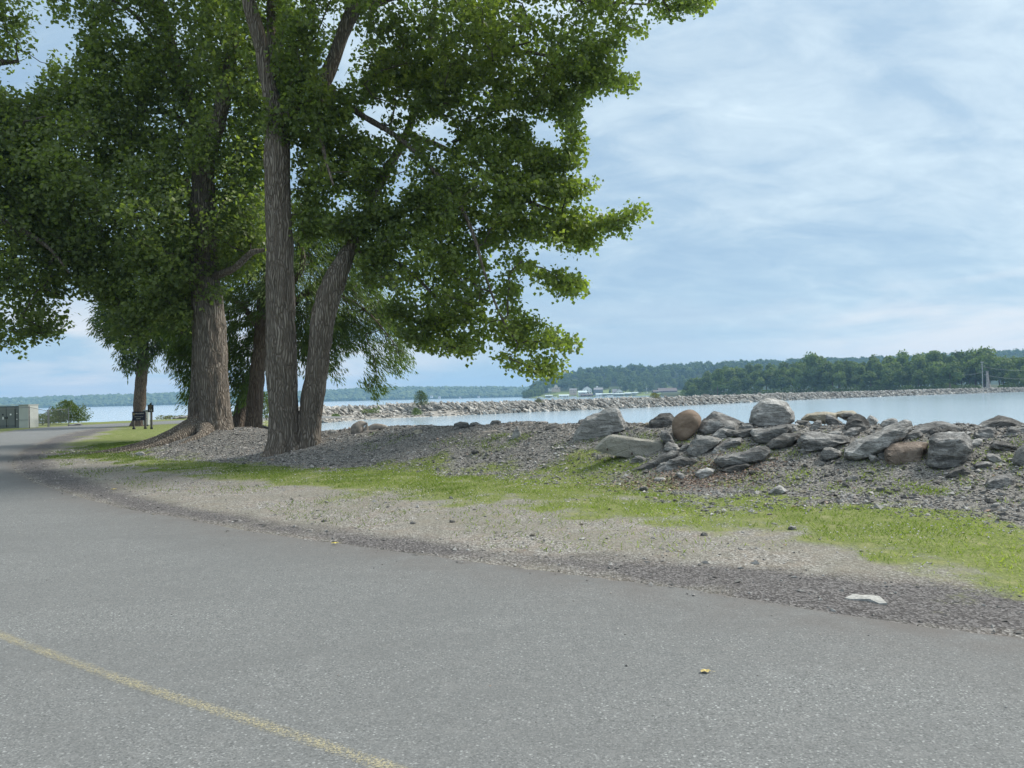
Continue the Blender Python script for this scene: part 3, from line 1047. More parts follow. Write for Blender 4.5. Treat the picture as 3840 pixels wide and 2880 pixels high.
gt = np.clip(0.30 + 0.35 * fbm(P3(gx * 0.5, gy * 0.5), 3, 8) + 0.42 * sstep(-3, 6, gx) + r.normal(0, 0.14, n), 0, 1)  # darker toward the left: tree shade painted into the blade tone
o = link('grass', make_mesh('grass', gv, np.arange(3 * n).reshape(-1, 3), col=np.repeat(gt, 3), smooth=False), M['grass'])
tag(o, 'short patchy grass between the dirt verge and the gravel bank', 'grass', kind='stuff')
print('pebble/grass', n)

# ------------------------------------------------------------------ trees
KITE = np.array([[0, 0, 0], [0.42, 0.5, 0.10], [1.0, 0, 0.0], [0.42, -0.5, 0.10]])


def leaf_quads(pos, dirs, nor, L, Wd):
    d = dirs / (np.linalg.norm(dirs, axis=1)[:, None] + 1e-9)
    s = np.cross(nor, d)
    s /= np.linalg.norm(s, axis=1)[:, None] + 1e-9
    u = np.cross(d, s)
    v = pos[:, None, :] + d[:, None, :] * (KITE[None, :, 0:1] * L[:, None, None]) + s[:, None, :] * (KITE[None, :, 1:2] * Wd[:, None, None]) + u[:, None, :] * (KITE[None, :, 2:3] * Wd[:, None, None])
    return v.reshape(-1, 3)


def grow(name, limbs, centres, r, step=0.45, droop=0.1, rmin=0.006):
    """limbs: list of (n,4) arrays (x,y,z,radius). Connects every foliage centre to the frame by branches; returns tubes"""
    nodes = [l[::max(1, len(l) // 40)][:, :3] for l in limbs]
    npos = list(np.concatenate(nodes))
    skel = np.array(npos)
    par = [-1] * len(npos)
    d = np.array([np.min(np.linalg.norm(skel - c, axis=1)) for c in centres])
    order = np.argsort(d)
    arr = np.zeros((len(npos) + len(centres) * 14, 3))
    arr[:len(npos)] = skel
    cnt = len(npos)
    par = list(par)
    n0 = cnt
    tips = []
    for ci in order:
        c = centres[ci]
        dd = arr[:cnt] - c
        dist = np.sqrt((dd ** 2).sum(1))
        cost = dist + 0.35 * np.maximum(arr[:cnt, 2] - c[2], 0)
        cost[:n0] += 0.15
        j = int(np.argmin(cost))
        L = dist[j]
        k = min(12, max(1, int(L / step)))
        p0 = arr[j].copy()
        prev = j
        sag = droop * L
        side = r.normal(0, 0.09 * L, 3)
        for q in range(1, k + 1):
            t = q / k
            p = p0 * (1 - t) + c * t + side * math.sin(math.pi * t) + np.array([0, 0, sag * math.sin(math.pi * t)])
            if cnt >= len(arr):
                break
            arr[cnt] = p
            par.append(prev)
            prev = cnt
            cnt += 1
        tips.append(prev)
    w = np.zeros(cnt)
    for tnode in tips:
        w[tnode] += 1
    for q in range(cnt - 1, n0 - 1, -1):
        if par[q] >= 0:
            w[par[q]] += w[q]
    rad = rmin * np.maximum(w, 1) ** 0.42
    kids = {}
    for q in range(n0, cnt):
        kids.setdefault(par[q], []).append(q)
    # chains
    vs_, fs_, n_v = [], [], 0
    starts = [(p, c) for p, cs in kids.items() for c in cs if p < n0 or len(cs) > 1 and c != max(cs, key=lambda z: w[z])]
    for p, c in starts:
        ch = [p, c]
        while ch[-1] in kids:
            ch.append(max(kids[ch[-1]], key=lambda z: w[z]))
        pts = arr[ch]
        rr = rad[ch].copy()
        rr[0] = rr[1]
        if len(pts) < 2:
            continue
        sg = 7 if rr[0] > 0.04 else 4
        v, f, uv = tube_arr(pts, rr, sg)
        vs_.append(v)
        fs_.append(f + n_v)
        n_v += len(v)
    return np.concatenate(vs_), np.concatenate(fs_)


def crown_points(poly_v, D, n, r, maxthick=4.5, holes=(), thin=0.9, noise_s=0.9, noise_t=-0.25, dshift=0.0, seed=1, dmin=0.35, edge_px=14):
    """centres spread through a volume whose outline, seen from the road, is the polygon (view px)"""
    P = np.array([V(*p) for p in poly_v])
    x0, y0 = P.min(0)
    x1, y1 = P.max(0)
    out = []
    while len(out) < n:
        m_ = 4000
        X = r.uniform(x0, x1, m_)
        Y = r.uniform(y0, y1, m_)
        sd = sdist(X, Y, P)
        for hp in holes:
            sd = np.minimum(sd, -sdist(X, Y, np.array([V(*p) for p in hp])))
        ok = sd > edge_px
        X, Y, sd = X[ok], Y[ok], sd[ok]
        dm = sd / F * D
        th = np.minimum(maxthick, dmin + dm * thin)
        dd = r.uniform(-1, 1, len(X)) * th + dshift
        for a_, b_, c_ in zip(X, Y, dd):
            out.append(W(a_, b_, D + c_))
    out = np.array(out[:int(n * 1.6)]) if len(out) > n * 1.6 else np.array(out)
    keep = fbm(out * noise_s, 2, seed) > noise_t
    out = out[keep]
    r.shuffle(out)
    return out[:n]


def foliage(centres, axis_pt, per, L, Wd, spread, r, droop=0.0, tone0=0.45, willow=False):
    n = len(centres)
    c = np.repeat(centres, per, 0)
    out = centres - axis_pt
    out[:, 2] *= 0.3
    out /= np.linalg.norm(out, axis=1)[:, None] + 1e-6
    od = out + r.normal(0, 0.45, (n, 3))
    od[:, 2] -= droop
    od /= np.linalg.norm(od, axis=1)[:, None]
    tw = np.repeat(od, per, 0)
    s = r.uniform(-0.8, 1.0, n * per)
    wd = 0.42 if not willow else 0.22
    pos = c + tw * (s * spread)[:, None] + r.normal(0, 1, (n * per, 3)) * spread * wd * (1 - 0.45 * np.abs(s))[:, None]
    dirs = tw * (0.4 if not willow else 1.4) + r.normal(0, 0.55 if not willow else 0.28, (n * per, 3)) + np.array([0, 0, -0.45])
    nor = r.normal(0, 0.6, (n * per, 3)) + np.array([0.1, 0, 0.75])
    Ls = L * r.uniform(0.55, 1.35, n * per)
    v = leaf_quads(pos, dirs, nor, Ls, Ls * Wd)
    tc_ = np.clip(tone0 + np.repeat(r.normal(0, 0.15, n), per) + r.normal(0, 0.17, n * per), 0, 1)
    return v, np.repeat(tc_, 4)


def limb(pts, D, px_m=None):
    """pts: (view x, view y, radius in view px, depth offset)"""
    out = []
    for p in pts:
        dd = p[3] if len(p) > 3 else 0.0
        q = WV(p[0], p[1], D + dd)
        out.append((*q, p[2] * 3840 / 2212 / F * (D + dd)))
    return np.array(out)


def trunk_tube(l, seg, step, flare=None, bark=0.045, freq=7.0, seed=0):
    p = resample(l, step)
    pts, rad = p[:, :3], np.maximum(p[:, 3], 0.008)
    v, f, uv = tube_arr(pts, rad, seg)
    cen = np.repeat(pts, seg, 0)
    d = v - cen
    rr = np.linalg.norm(d, axis=1)[:, None] + 1e-9
    dn = d / rr
    q = v * np.array([freq, freq, freq * 0.17])
    q = q + 0.8 * np.stack([fbm(v * 1.3, 2, seed + 1), fbm(v * 1.3 + 9, 2, seed + 2), 0 * v[:, 0]], 1)
    fr = 1 - np.abs(vnoise(q, seed)) * 2
    lump = fbm(v * np.array([1.6, 1.6, 0.7]), 3, seed + 5)
    amp = np.minimum(bark, rr[:, 0] * 0.16)
    dr = -np.clip(fr, 0, 1) * amp + lump * rr[:, 0] * 0.10
    if flare is not None:
        z0, hf, amt, lobes = flare
        t = np.clip((v[:, 2] - z0) / hf, 0, 1)
        th = np.arctan2(d[:, 1], d[:, 0])
        k = (1 - t) ** 2.6
        dr = dr + rr[:, 0] * amt * k * (0.55 + 0.45 * np.sin(th * lobes + seed) + 0.3 * np.sin(th * (lobes + 4) + 2 * seed))
    v = v + dn * dr[:, None]
    return v, f, uv


def tree(name, label, cat, base, trunks, limbs, centres, per, L, Wd, spread, mleaf, mbark, r, droop=0.1, ldroop=0.0, tone0=0.45, willow=False, rmin=0.006, tonefn=None, seed=0, group=None):
    e = empty(name, base, label, cat, group)
    base = np.array(base)
    vs_, fs_, us_, n_ = [], [], [], 0
    for (l, seg, step, flare) in trunks:
        v, f, uv = trunk_tube(l, seg, step, flare, seed=seed + len(vs_))
        vs_.append(v)
        fs_.append(f + n_)
        us_.append(uv)
        n_ += len(v)
    link('trunk', make_mesh('trunk', np.concatenate(vs_) - base, np.concatenate(fs_), uv=np.concatenate(us_)), mbark, e)
    for q_, l in enumerate(limbs):
        v, f, uv = trunk_tube(l, 14, 0.15, None, bark=0.02, seed=seed + 20 + q_)
        link('limb', make_mesh('limb', v - base, f), mbark, e)
    frame = [resample(t_[0], 0.4) for t_ in trunks] + [resample(l, 0.4) for l in limbs]
    frame = [f_[(f_[:, 2] - base[2]) > 2.2] for f_ in frame]
    frame = [f_ for f_ in frame if len(f_)]
    v, f = grow(name, frame, centres, r, droop=droop, rmin=rmin)
    link('branches', make_mesh('branches', v - base, f), M['twig'], e)['kind'] = 'stuff'
    ax = np.array([base[0], base[1], base[2] + 5])
    v, tt = foliage(centres, ax, per, L, Wd, spread, r, ldroop, tone0, willow)
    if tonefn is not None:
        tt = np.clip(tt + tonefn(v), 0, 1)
    link('crown', make_mesh('crown', v - base, np.arange(len(v)).reshape(-1, 4), col=tt, smooth=False), mleaf, e)
    print(name, 'leaves', len(v) // 4)
    return e


# --- big cottonwood by the road
r = np.random.default_rng(101)
D1 = 20.7
tr1 = [(limb([(607, 1004, 36), (610, 975, 35), (614, 930, 34), (613, 880, 33), (609, 800, 32), (607, 700, 31), (606, 600, 31), (604, 500, 29), (601, 400, 28), (600, 330, 29), (603, 285, 28), (592, 230, 20, -.1), (576, 160, 17, -.2),
              (562, 90, 16, -.3), (545, 30, 16, -.4), (524, -60, 14, -.6), (500, -200, 11, -1), (480, -340, 7, -1.2), (470, -430, 3, -1.4)], D1), 72, 0.07, (0.05, 1.0, 0.62, 4)),
       (limb([(668, 1000, 26, .1), (668, 960, 25, .1), (668, 920, 25, .1), (678, 850, 26, .1), (688, 770, 26, .1), (697, 700, 27, .1), (710, 640, 27, .15), (730, 590, 23, .2), (752, 545, 17, .3), (770, 515, 13, .4), (800, 440, 11, .5),
              (838, 365, 10, .7), (878, 290, 9, 1), (905, 200, 8, 1.2), (930, 80, 7, 1.3), (950, -80, 5, 1.2), (960, -230, 3, 1)], D1), 64, 0.07, (0.1, 0.9, 0.5, 4))]
lb1 = [limb([(608, 300, 22), (630, 255, 19, .1), (658, 222, 18, .2), (692, 188, 17, .3), (718, 135, 16, .4), (742, 70, 15, .5), (762, 20, 16, .6), (764, -60, 12, .7), (770, -200, 9, .8), (780, -330, 5, 1)], D1),
       limb([(590, 165, 9, .5), (588, 110, 10, .6), (586, 50, 10, .7), (583, -50, 9, .8), (570, -200, 6, 1.1), (565, -330, 3, 1.2)], D1),
       limb([(764, 30, 11, .6), (790, 12, 10, .7), (830, 0, 9, .7), (900, -50, 7, .4), (990, -130, 5, 0), (1080, -200, 3, -.4)], D1),
       limb([(700, 180, 8, .3), (760, 235, 7, .3), (850, 290, 6, 0), (920, 350, 5.5, -.4), (985, 430, 5, -.8), (1020, 500, 4, -1), (1050, 600, 3, -1), (1085, 690, 2.2, -.8), (1120, 745, 1.5, -.6)], D1),
       limb([(880, 290, 7, 1), (960, 320, 6, .7), (1040, 370, 5, .4), (1110, 420, 5, .1), (1180, 450, 4, 0), (1260, 480, 3, -.2), (1340, 475, 1.6, -.2)], D1),
       limb([(905, 200, 7, 1.2), (980, 140, 6, .8), (1080, 110, 5, .4), (1180, 120, 4, 0), (1280, 150, 2.5, 0)], D1),
       limb([(830, 0, 8, .7), (950, -40, 7, 0), (1100, -20, 6, -.5), (1250, 0, 4, -.8), (1400, 10, 2, -.8)], D1),
       limb([(755, 545, 8, .4), (800, 545, 6.5, .6), (860, 570, 5, .3), (930, 630, 3.5, 0), (985, 700, 2, 0)], D1),
       limb([(696, 182, 7, .3), (690, 260, 5.5, -.5), (700, 330, 4, -1), (720, 400, 2.5, -1.4)], D1)]
poly1 = [(470, -420), (760, -560), (1100, -480), (1350, -330), (1500, -120), (1530, 0), (1495, 28), (1450, 25), (1410, 62), (1345, 92), (1325, 150), (1372, 180), (1310, 200), (1255, 225), (1215, 262),
         (1150, 268), (1150, 295), (1252, 290), (1245, 330), (1210, 385), (1275, 392), (1272, 425), (1225, 448), (1300, 462), (1392, 452), (1352, 500), (1320, 530), (1245, 528), (1190, 520), (1115, 533),
         (1180, 570), (1262, 608), (1252, 636), (1185, 628), (1147, 597), (1118, 590), (1112, 651), (1150, 672), (1202, 692), (1205, 720), (1238, 735), (1215, 765), (1217, 800), (1180, 818), (1115, 812), (1085, 785), (1065, 735), (1035, 740), (1020, 768),
         (990, 765), (960, 740), (890, 748), (855, 695), (800, 665), (775, 600), (780, 540), (745, 505), (690, 520), (655, 560), (640, 480), (635, 400), (640, 330), (590, 300), (560, 250), (585, 190), (545, 180), (500, 80), (480, -100)]
holes1 = [[(1132, 252), (1200, 245), (1222, 275), (1210, 318), (1160, 316), (1135, 292)], [(1050, 540), (1112, 542), (1110, 590), (1072, 600), (1050, 585)], [(930, 260), (975, 265), (970, 300), (935, 295)], [(840, 420), (860, 420), (858, 440), (842, 440)], [(1040, 555), (1085, 540), (1090, 575), (1050, 590)], [(760, 235), (835, 215), (830, 285), (775, 300)]]
c1 = crown_points(poly1, D1, 6600, r, 4.2, holes1, 0.95, 1.1, -0.30, seed=3, edge_px=15)
c1 = c1[(c1[:, 0] < -3.5) | (fbm(c1 * 1.7, 2, 91) > -0.14)]
fing = []
for ln_, hw, nf in [([(1150, 480), (1220, 490), (1300, 485), (1388, 456)], 20, 110), ([(1180, 510), (1290, 522)], 14, 45), ([(1105, 545), (1150, 580), (1205, 612), (1256, 618)], 14, 60),
                    ([(1090, 690), (1150, 695), (1205, 735), (1232, 742)], 14, 36), ([(1110, 780), (1165, 800), (1214, 788)], 11, 26), ([(1220, 130), (1310, 168), (1364, 180)], 15, 45),
                    ([(1170, 405), (1235, 402), (1273, 404)], 10, 30), ([(1212, 235), (1240, 285), (1246, 335), (1220, 380)], 12, 55), ([(1330, 50), (1430, 20), (1500, 8), (1530, -30)], 17, 90),
                    ([(940, 735), (985, 752), (1020, 745)], 12, 30), ([(1100, 590), (1108, 640), (1100, 690)], 8, 22), ([(880, 710), (900, 735), (940, 735)], 10, 20)]:
    ln_ = np.array(ln_, float)
    for _ in range(int(nf * .42)):
        t_ = r.uniform(0, len(ln_) - 1.001)
        k_ = int(t_)
        p_ = ln_[k_] + (ln_[k_ + 1] - ln_[k_]) * (t_ - k_)
        taper_ = 1 - .6 * t_ / (len(ln_) - 1)
        fing.append(WV(p_[0] - 6 + r.normal(0, hw * .6 * taper_), p_[1] + r.normal(0, hw * .6 * taper_), D1 + r.normal(-.2, .35)))
q_ = c1 - CAM
vy_ = (1440 - F * (q_ @ upv) / (q_ @ fwd)) * 1659 / 2880
vx_ = (1920 + F * (q_ @ rgt) / (q_ @ fwd)) * 2212 / 3840
low_ = (vy_ > 640) & (vx_ > 1040)
c1 = c1[~low_ | ((r.uniform(0, 1, len(c1)) < .62) & (fbm(c1 * 2.4, 2, 17) > -.15))]
c1 = np.concatenate([c1, np.array(fing)])
zt = c1[:, 2]
c1 = c1[(zt < 11.5) | (r.uniform(0, 1, len(c1)) < 0.45)]
# keep the face of the trunk clear where the photo shows bark
def clear(c, boxes, D, front=0.6):
    keep = np.ones(len(c), bool)
    q = c - CAM
    dz = q @ fwd
    px = 1920 + F * (q @ rgt) / dz
    py = 1440 - F * (q @ upv) / dz
    vx, vy = px * 2212 / 3840, py * 1659 / 2880
    for (x0, y0, x1, y1, d_) in boxes:
        keep &= ~((vx > x0) & (vx < x1) & (vy > y0) & (vy < y1) & (c[:, 1] < d_))
    return c[keep]


c1 = clear(c1, [(558, 300, 650, 1000, 22), (500, -10, 600, 185, 21.0), (690, 25, 785, 200, 21.6), (640, 530, 785, 1000, 21.5)], D1)
base1 = tuple(hit(*V(635, 990)))


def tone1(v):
    return 0.24 * sstep(-4.5, 1.0, v[:, 0]) + 0.25 * fbm(v[::4] * 0.55, 3, 6).repeat(4)  # rightward brightening is light painted into the leaf tone; the rest is random


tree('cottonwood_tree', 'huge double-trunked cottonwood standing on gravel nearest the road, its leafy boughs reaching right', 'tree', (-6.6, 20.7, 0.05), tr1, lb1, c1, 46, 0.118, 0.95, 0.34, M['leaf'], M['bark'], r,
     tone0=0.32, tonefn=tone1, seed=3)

# --- second cottonwood, behind to the left
r = np.random.default_rng(102)
D2 = 25.5
tr2 = [(limb([(472, 962, 34), (468, 930, 34), (464, 880, 34), (458, 800, 34), (454, 720, 33), (448, 640, 33), (441, 560, 30), (439, 480, 27), (440, 400, 25), (438, 340, 24), (425, 270, 15, .2), (402, 200, 13, .4), (372, 100, 10, .6),
              (335, -40, 8, .8), (310, -180, 5, 1), (300, -300, 2, 1)], D2), 72, 0.09, (0.35, 0.9, 0.5, 3)),
       (limb([(418, 968, 22, .7), (424, 900, 19, .8), (430, 800, 17, .9), (431, 700, 16, .9), (430, 620, 15, .9), (425, 540, 12, 1), (418, 470, 10, 1.2), (400, 380, 7, 1.5)], D2), 40, 0.12, (0.3, 1.0, 0.7, 5))]
lb2 = [limb([(444, 345, 20), (468, 270, 17, -.1), (484, 205, 16, -.2), (500, 120, 13, -.3), (512, 0, 10, -.4), (530, -150, 7, -.5), (540, -280, 3, -.5)], D2),
       limb([(430, 330, 11, .1), (395, 265, 8, .2), (350, 240, 6.5, .2), (290, 250, 5, 0), (220, 290, 3, 0)], D2),
       limb([(410, 240, 9, .4), (375, 170, 7, .6), (345, 110, 6, .6), (300, 40, 5, .4), (230, -10, 3, .2)], D2),
       limb([(440, 500, 8, .2), (400, 495, 6, .2), (360, 480, 5, .2), (300, 470, 4, 0), (230, 500, 2.5, 0)], D2),
       limb([(448, 640, 7, 0), (400, 665, 5, 0), (370, 680, 3.5, 0), (330, 680, 2.5, 0), (280, 710, 1.5, 0)], D2),
       limb([(450, 600, 9, -.1), (505, 580, 8, -.9), (545, 545, 7, -1.2), (572, 540, 4, -1.2)], D2),
       limb([(436, 420, 8, 0), (390, 400, 7, 1), (330, 380, 6, 2), (240, 390, 5, 3), (150, 430, 3, 3.5)], D2)]
poly2 = [(110, -330), (350, -480), (600, -420), (640, -100), (640, 200), (600, 330), (585, 420), (578, 540), (540, 600), (505, 590), (490, 640), (425, 655), (395, 700), (330, 690), (322, 760), (285, 765), (262, 735),
         (236, 772), (226, 735), (250, 690), (228, 655), (195, 640), (170, 625), (150, 590), (100, 560), (60, 520), (20, 460), (-80, 420), (-120, 200), (10, 195), (60, 200), (120, 185), (165, 145), (185, 120), (165, 60), (125, 45), (100, -10)]
c2 = crown_points(poly2, D2, 4000, r, 5.0, [[(315, 232), (345, 240), (340, 262), (315, 258)], [(300, 60), (325, 60), (322, 95), (305, 92)]], 0.95, 0.7, -0.42, seed=14)
c2 = c2[(c2[:, 2] < 14) | (r.uniform(0, 1, len(c2)) < 0.45)]
c2 = clear(c2, [(405, 640, 520, 1000, 26.5), (395, 350, 480, 470, 25.4), (455, 190, 505, 330, 25.6), (350, 60, 430, 300, 24.5)], D2)
tree('cottonwood_tree', 'massive cottonwood left of the double-trunked one, its roots spreading over the grass', 'tree', (-10.9, 25.5, 0.3), tr2, lb2, c2, 44, 0.135, 0.95, 0.5, M['leaf2'], M['bark'], r, tone0=0.42, seed=9)
e2 = bpy.data.objects['cottonwood_tree.001']
# surface roots creeping to the left
mbv, mbf, nn_ = [], [], 0
for pts in ([(-10.9, 25.4, .45, .15), (-11.75, 24.75, .24, .02), (-12.4, 24.3, .14, .0), (-13.1, 23.9, .10, .02), (-13.9, 23.6, .05, -.02)],
            [(-10.8, 25.3, .42, .12), (-11.2, 24.5, .22, .0), (-11.8, 23.9, .13, .0), (-12.6, 23.3, .07, .0), (-13.4, 23.0, .03, -.02)],
            [(-10.5, 25.3, .40, .12), (-10.3, 24.55, .2, .0), (-10.5, 24.0, .11, -.01), (-10.8, 23.5, .05, -.03)],
            [(-11.2, 25.9, .38, .12), (-12.1, 25.6, .2, .03), (-12.9, 25.2, .12, .0), (-13.8, 24.9, .05, -.02)],
            [(-11.1, 25.5, .36, .12), (-12.2, 25.1, .17, .02), (-13.2, 24.5, .10, .0), (-14.2, 24.2, .05, -.02)]):
    pts = np.array(pts)
    q = [(x, y, float(terrain(np.array([x]), np.array([y]), False)[0]) + h_, rr) for x, y, rr, h_ in pts]
    v, f, uv = trunk_tube(np.array(q), 20, 0.08, None, bark=0.03, seed=40 + nn_)
    mbv.append(v)
    mbf.append(f + nn_)
    nn_ += len(v)
link('roots', make_mesh('roots', np.concatenate(mbv) - np.array([-10.9, 25.5, 0.3]), np.concatenate(mbf)), M['bark'], e2)

# --- tree off to the left whose boughs hang into view
r = np.random.default_rng(103)
D0 = 26.0
tr0 = [(limb([(-230, 985, 34), (-228, 900, 30), (-222, 700, 28), (-210, 500, 25), (-190, 300, 20), (-160, 100, 14), (-140, -100, 8), (-130, -250, 3)], D0), 32, 0.25, (0.0, 1.2, 0.6, 4))]
lb0 = [limb([(-212, 520, 14), (-130, 480, 11, -.5), (-40, 470, 9, -1), (50, 500, 7, -1.3), (110, 540, 4, -1.5), (150, 590, 2, -1.5)], D0),
       limb([(-205, 430, 12), (-120, 330, 10, 0), (-30, 250, 8, .2), (40, 230, 5, .4)], D0),
       limb([(-185, 260, 12), (-110, 190, 10, 0), (-20, 140, 8, .2), (40, 132, 4, .3)], D0)]
poly0 = [(-420, -300), (-100, -380), (20, -150), (60, 40), (60, 95), (150, 150), (110, 210), (40, 140), (0, 150), (-60, 180), (10, 210), (90, 260), (130, 380), (165, 480), (170, 560), (155, 640), (128, 650), (132, 700), (95, 735), (60, 738), (38, 762), (0, 752), (-80, 740), (-250, 760), (-450, 700), (-500, 300)]
c0 = crown_points(poly0, D0, 2700, r, 4.0, [], 0.95, 0.8, -0.22, seed=24)
c0 = c0[(c0[:, 0] > -20) | (r.uniform(0, 1, len(c0)) < 0.4)]
tree('cottonwood_tree', 'cottonwood beyond the left edge whose leafy boughs hang over the road', 'tree', tuple(tr0[0][0][0][:3] * np.array([1, 1, 0])), tr0, lb0, c0, 38, 0.14, 0.95, 0.5, M['leaf2'], M['bark'], r, tone0=0.5, seed=29)

# --- willows behind
r = np.random.default_rng(104)
D5 = 31.0
tr5 = [(limb([(547, 948, 20), (549, 900, 18.5), (553, 840, 17), (559, 780, 16), (566, 710, 16), (572, 640, 14, .3), (590, 570, 11, .6), (620, 500, 7, .9), (650, 440, 3, 1)], D5), 44, 0.12, (0.2, 0.8, 0.25, 3)),
       (limb([(514, 940, 17, 2.5), (518, 900, 15, 2.5), (527, 860, 14, 2.5), (545, 810, 12, 2.5), (575, 750, 11, 2.5), (610, 690, 9, 2.3), (650, 640, 7, 2), (700, 600, 5, 1.8)], D5), 32, 0.15, (0.2, 0.8, 0.3, 3))]
lb5 = [limb([(570, 680, 8, .1), (620, 655, 6, .3), (680, 632, 5, .4), (740, 640, 3.5, .4), (800, 680, 2.2, .3), (850, 740, 1.2, .2)], D5),
       limb([(566, 720, 7), (520, 660, 6, 0), (470, 640, 5, 0), (420, 660, 3, 0)], D5),
       limb([(600, 700, 6, 2.3), (560, 700, 5, 3.2), (500, 710, 4, 4), (440, 760, 2, 4.5)], D5),
       limb([(575, 640, 8), (640, 600, 7, -.3), (655, 560, 6, -.5), (640, 500, 4, -.6)], D5)]
poly5 = [(340, 580), (440, 470), (600, 400), (720, 450), (800, 560), (850, 660), (890, 745), (885, 790), (850, 805), (812, 862), (775, 852), (795, 790), (770, 750), (735, 765), (735, 820), (690, 832), (650, 800), (560, 790), (548, 850), (515, 900), (500, 850),
         (440, 800), (430, 885), (410, 895), (392, 830), (380, 790), (345, 760), (325, 690)]
c5 = crown_points(poly5, D5 + 1.5, 2400, r, 4.5, [], 0.9, 0.7, -0.35, seed=34)
c5 = clear(c5, [(530, 700, 585, 950, 32)], D5)


def tone5(v):
    return 0.30 * sstep(-4, -0.3, v[:, 0])  # leaves toned darker to the left, shade behind the trunks put into the colour


tree('willow_tree', 'leaning willow behind the cottonwoods, narrow leaves drooping toward the lagoon', 'tree', (-8.9, 31.0, 0.0), tr5, lb5, c5, 42, 0.21, 0.20, 0.6, M['willow'], M['bark2'], r, ldroop=0.9, tone0=0.22, willow=True, tonefn=tone5, seed=50)

r = np.random.default_rng(105)
D4 = 56.0
tr4 = [(limb([(300, 922, 14), (301, 890, 13), (303, 850, 12.5), (307, 800, 11.5), (311, 740, 10), (314, 680, 9), (312, 600, 7), (310, 500, 3)], D4), 32, 0.2, (0.0, 0.9, 0.35, 3))]
lb4 = [limb([(310, 760, 7), (285, 700, 5, -.5), (262, 660, 3, -1)], D4), limb([(311, 740, 7), (345, 690, 6, 0), (390, 670, 4, 0), (420, 700, 2, 0)], D4)]
poly4 = [(195, 700), (215, 640), (260, 560), (330, 500), (420, 540), (470, 640), (450, 740), (415, 790), (380, 770), (345, 762), (332, 790), (312, 806), (286, 800), (275, 810), (258, 790), (252, 745), (228, 735)]
c4 = crown_points(poly4, D4, 1100, r, 4.5, [], 0.9, 0.5, -0.4, seed=44)
tree('willow_tree', 'far willow standing behind the two dark signs at the bend of the road', 'tree', tuple(G(*V(301, 918))), tr4, lb4, c4, 40, 0.36, 0.20, 0.85, M['willow'], M['bark2'], r, ldroop=0.7, tone0=0.12, willow=True, seed=60)


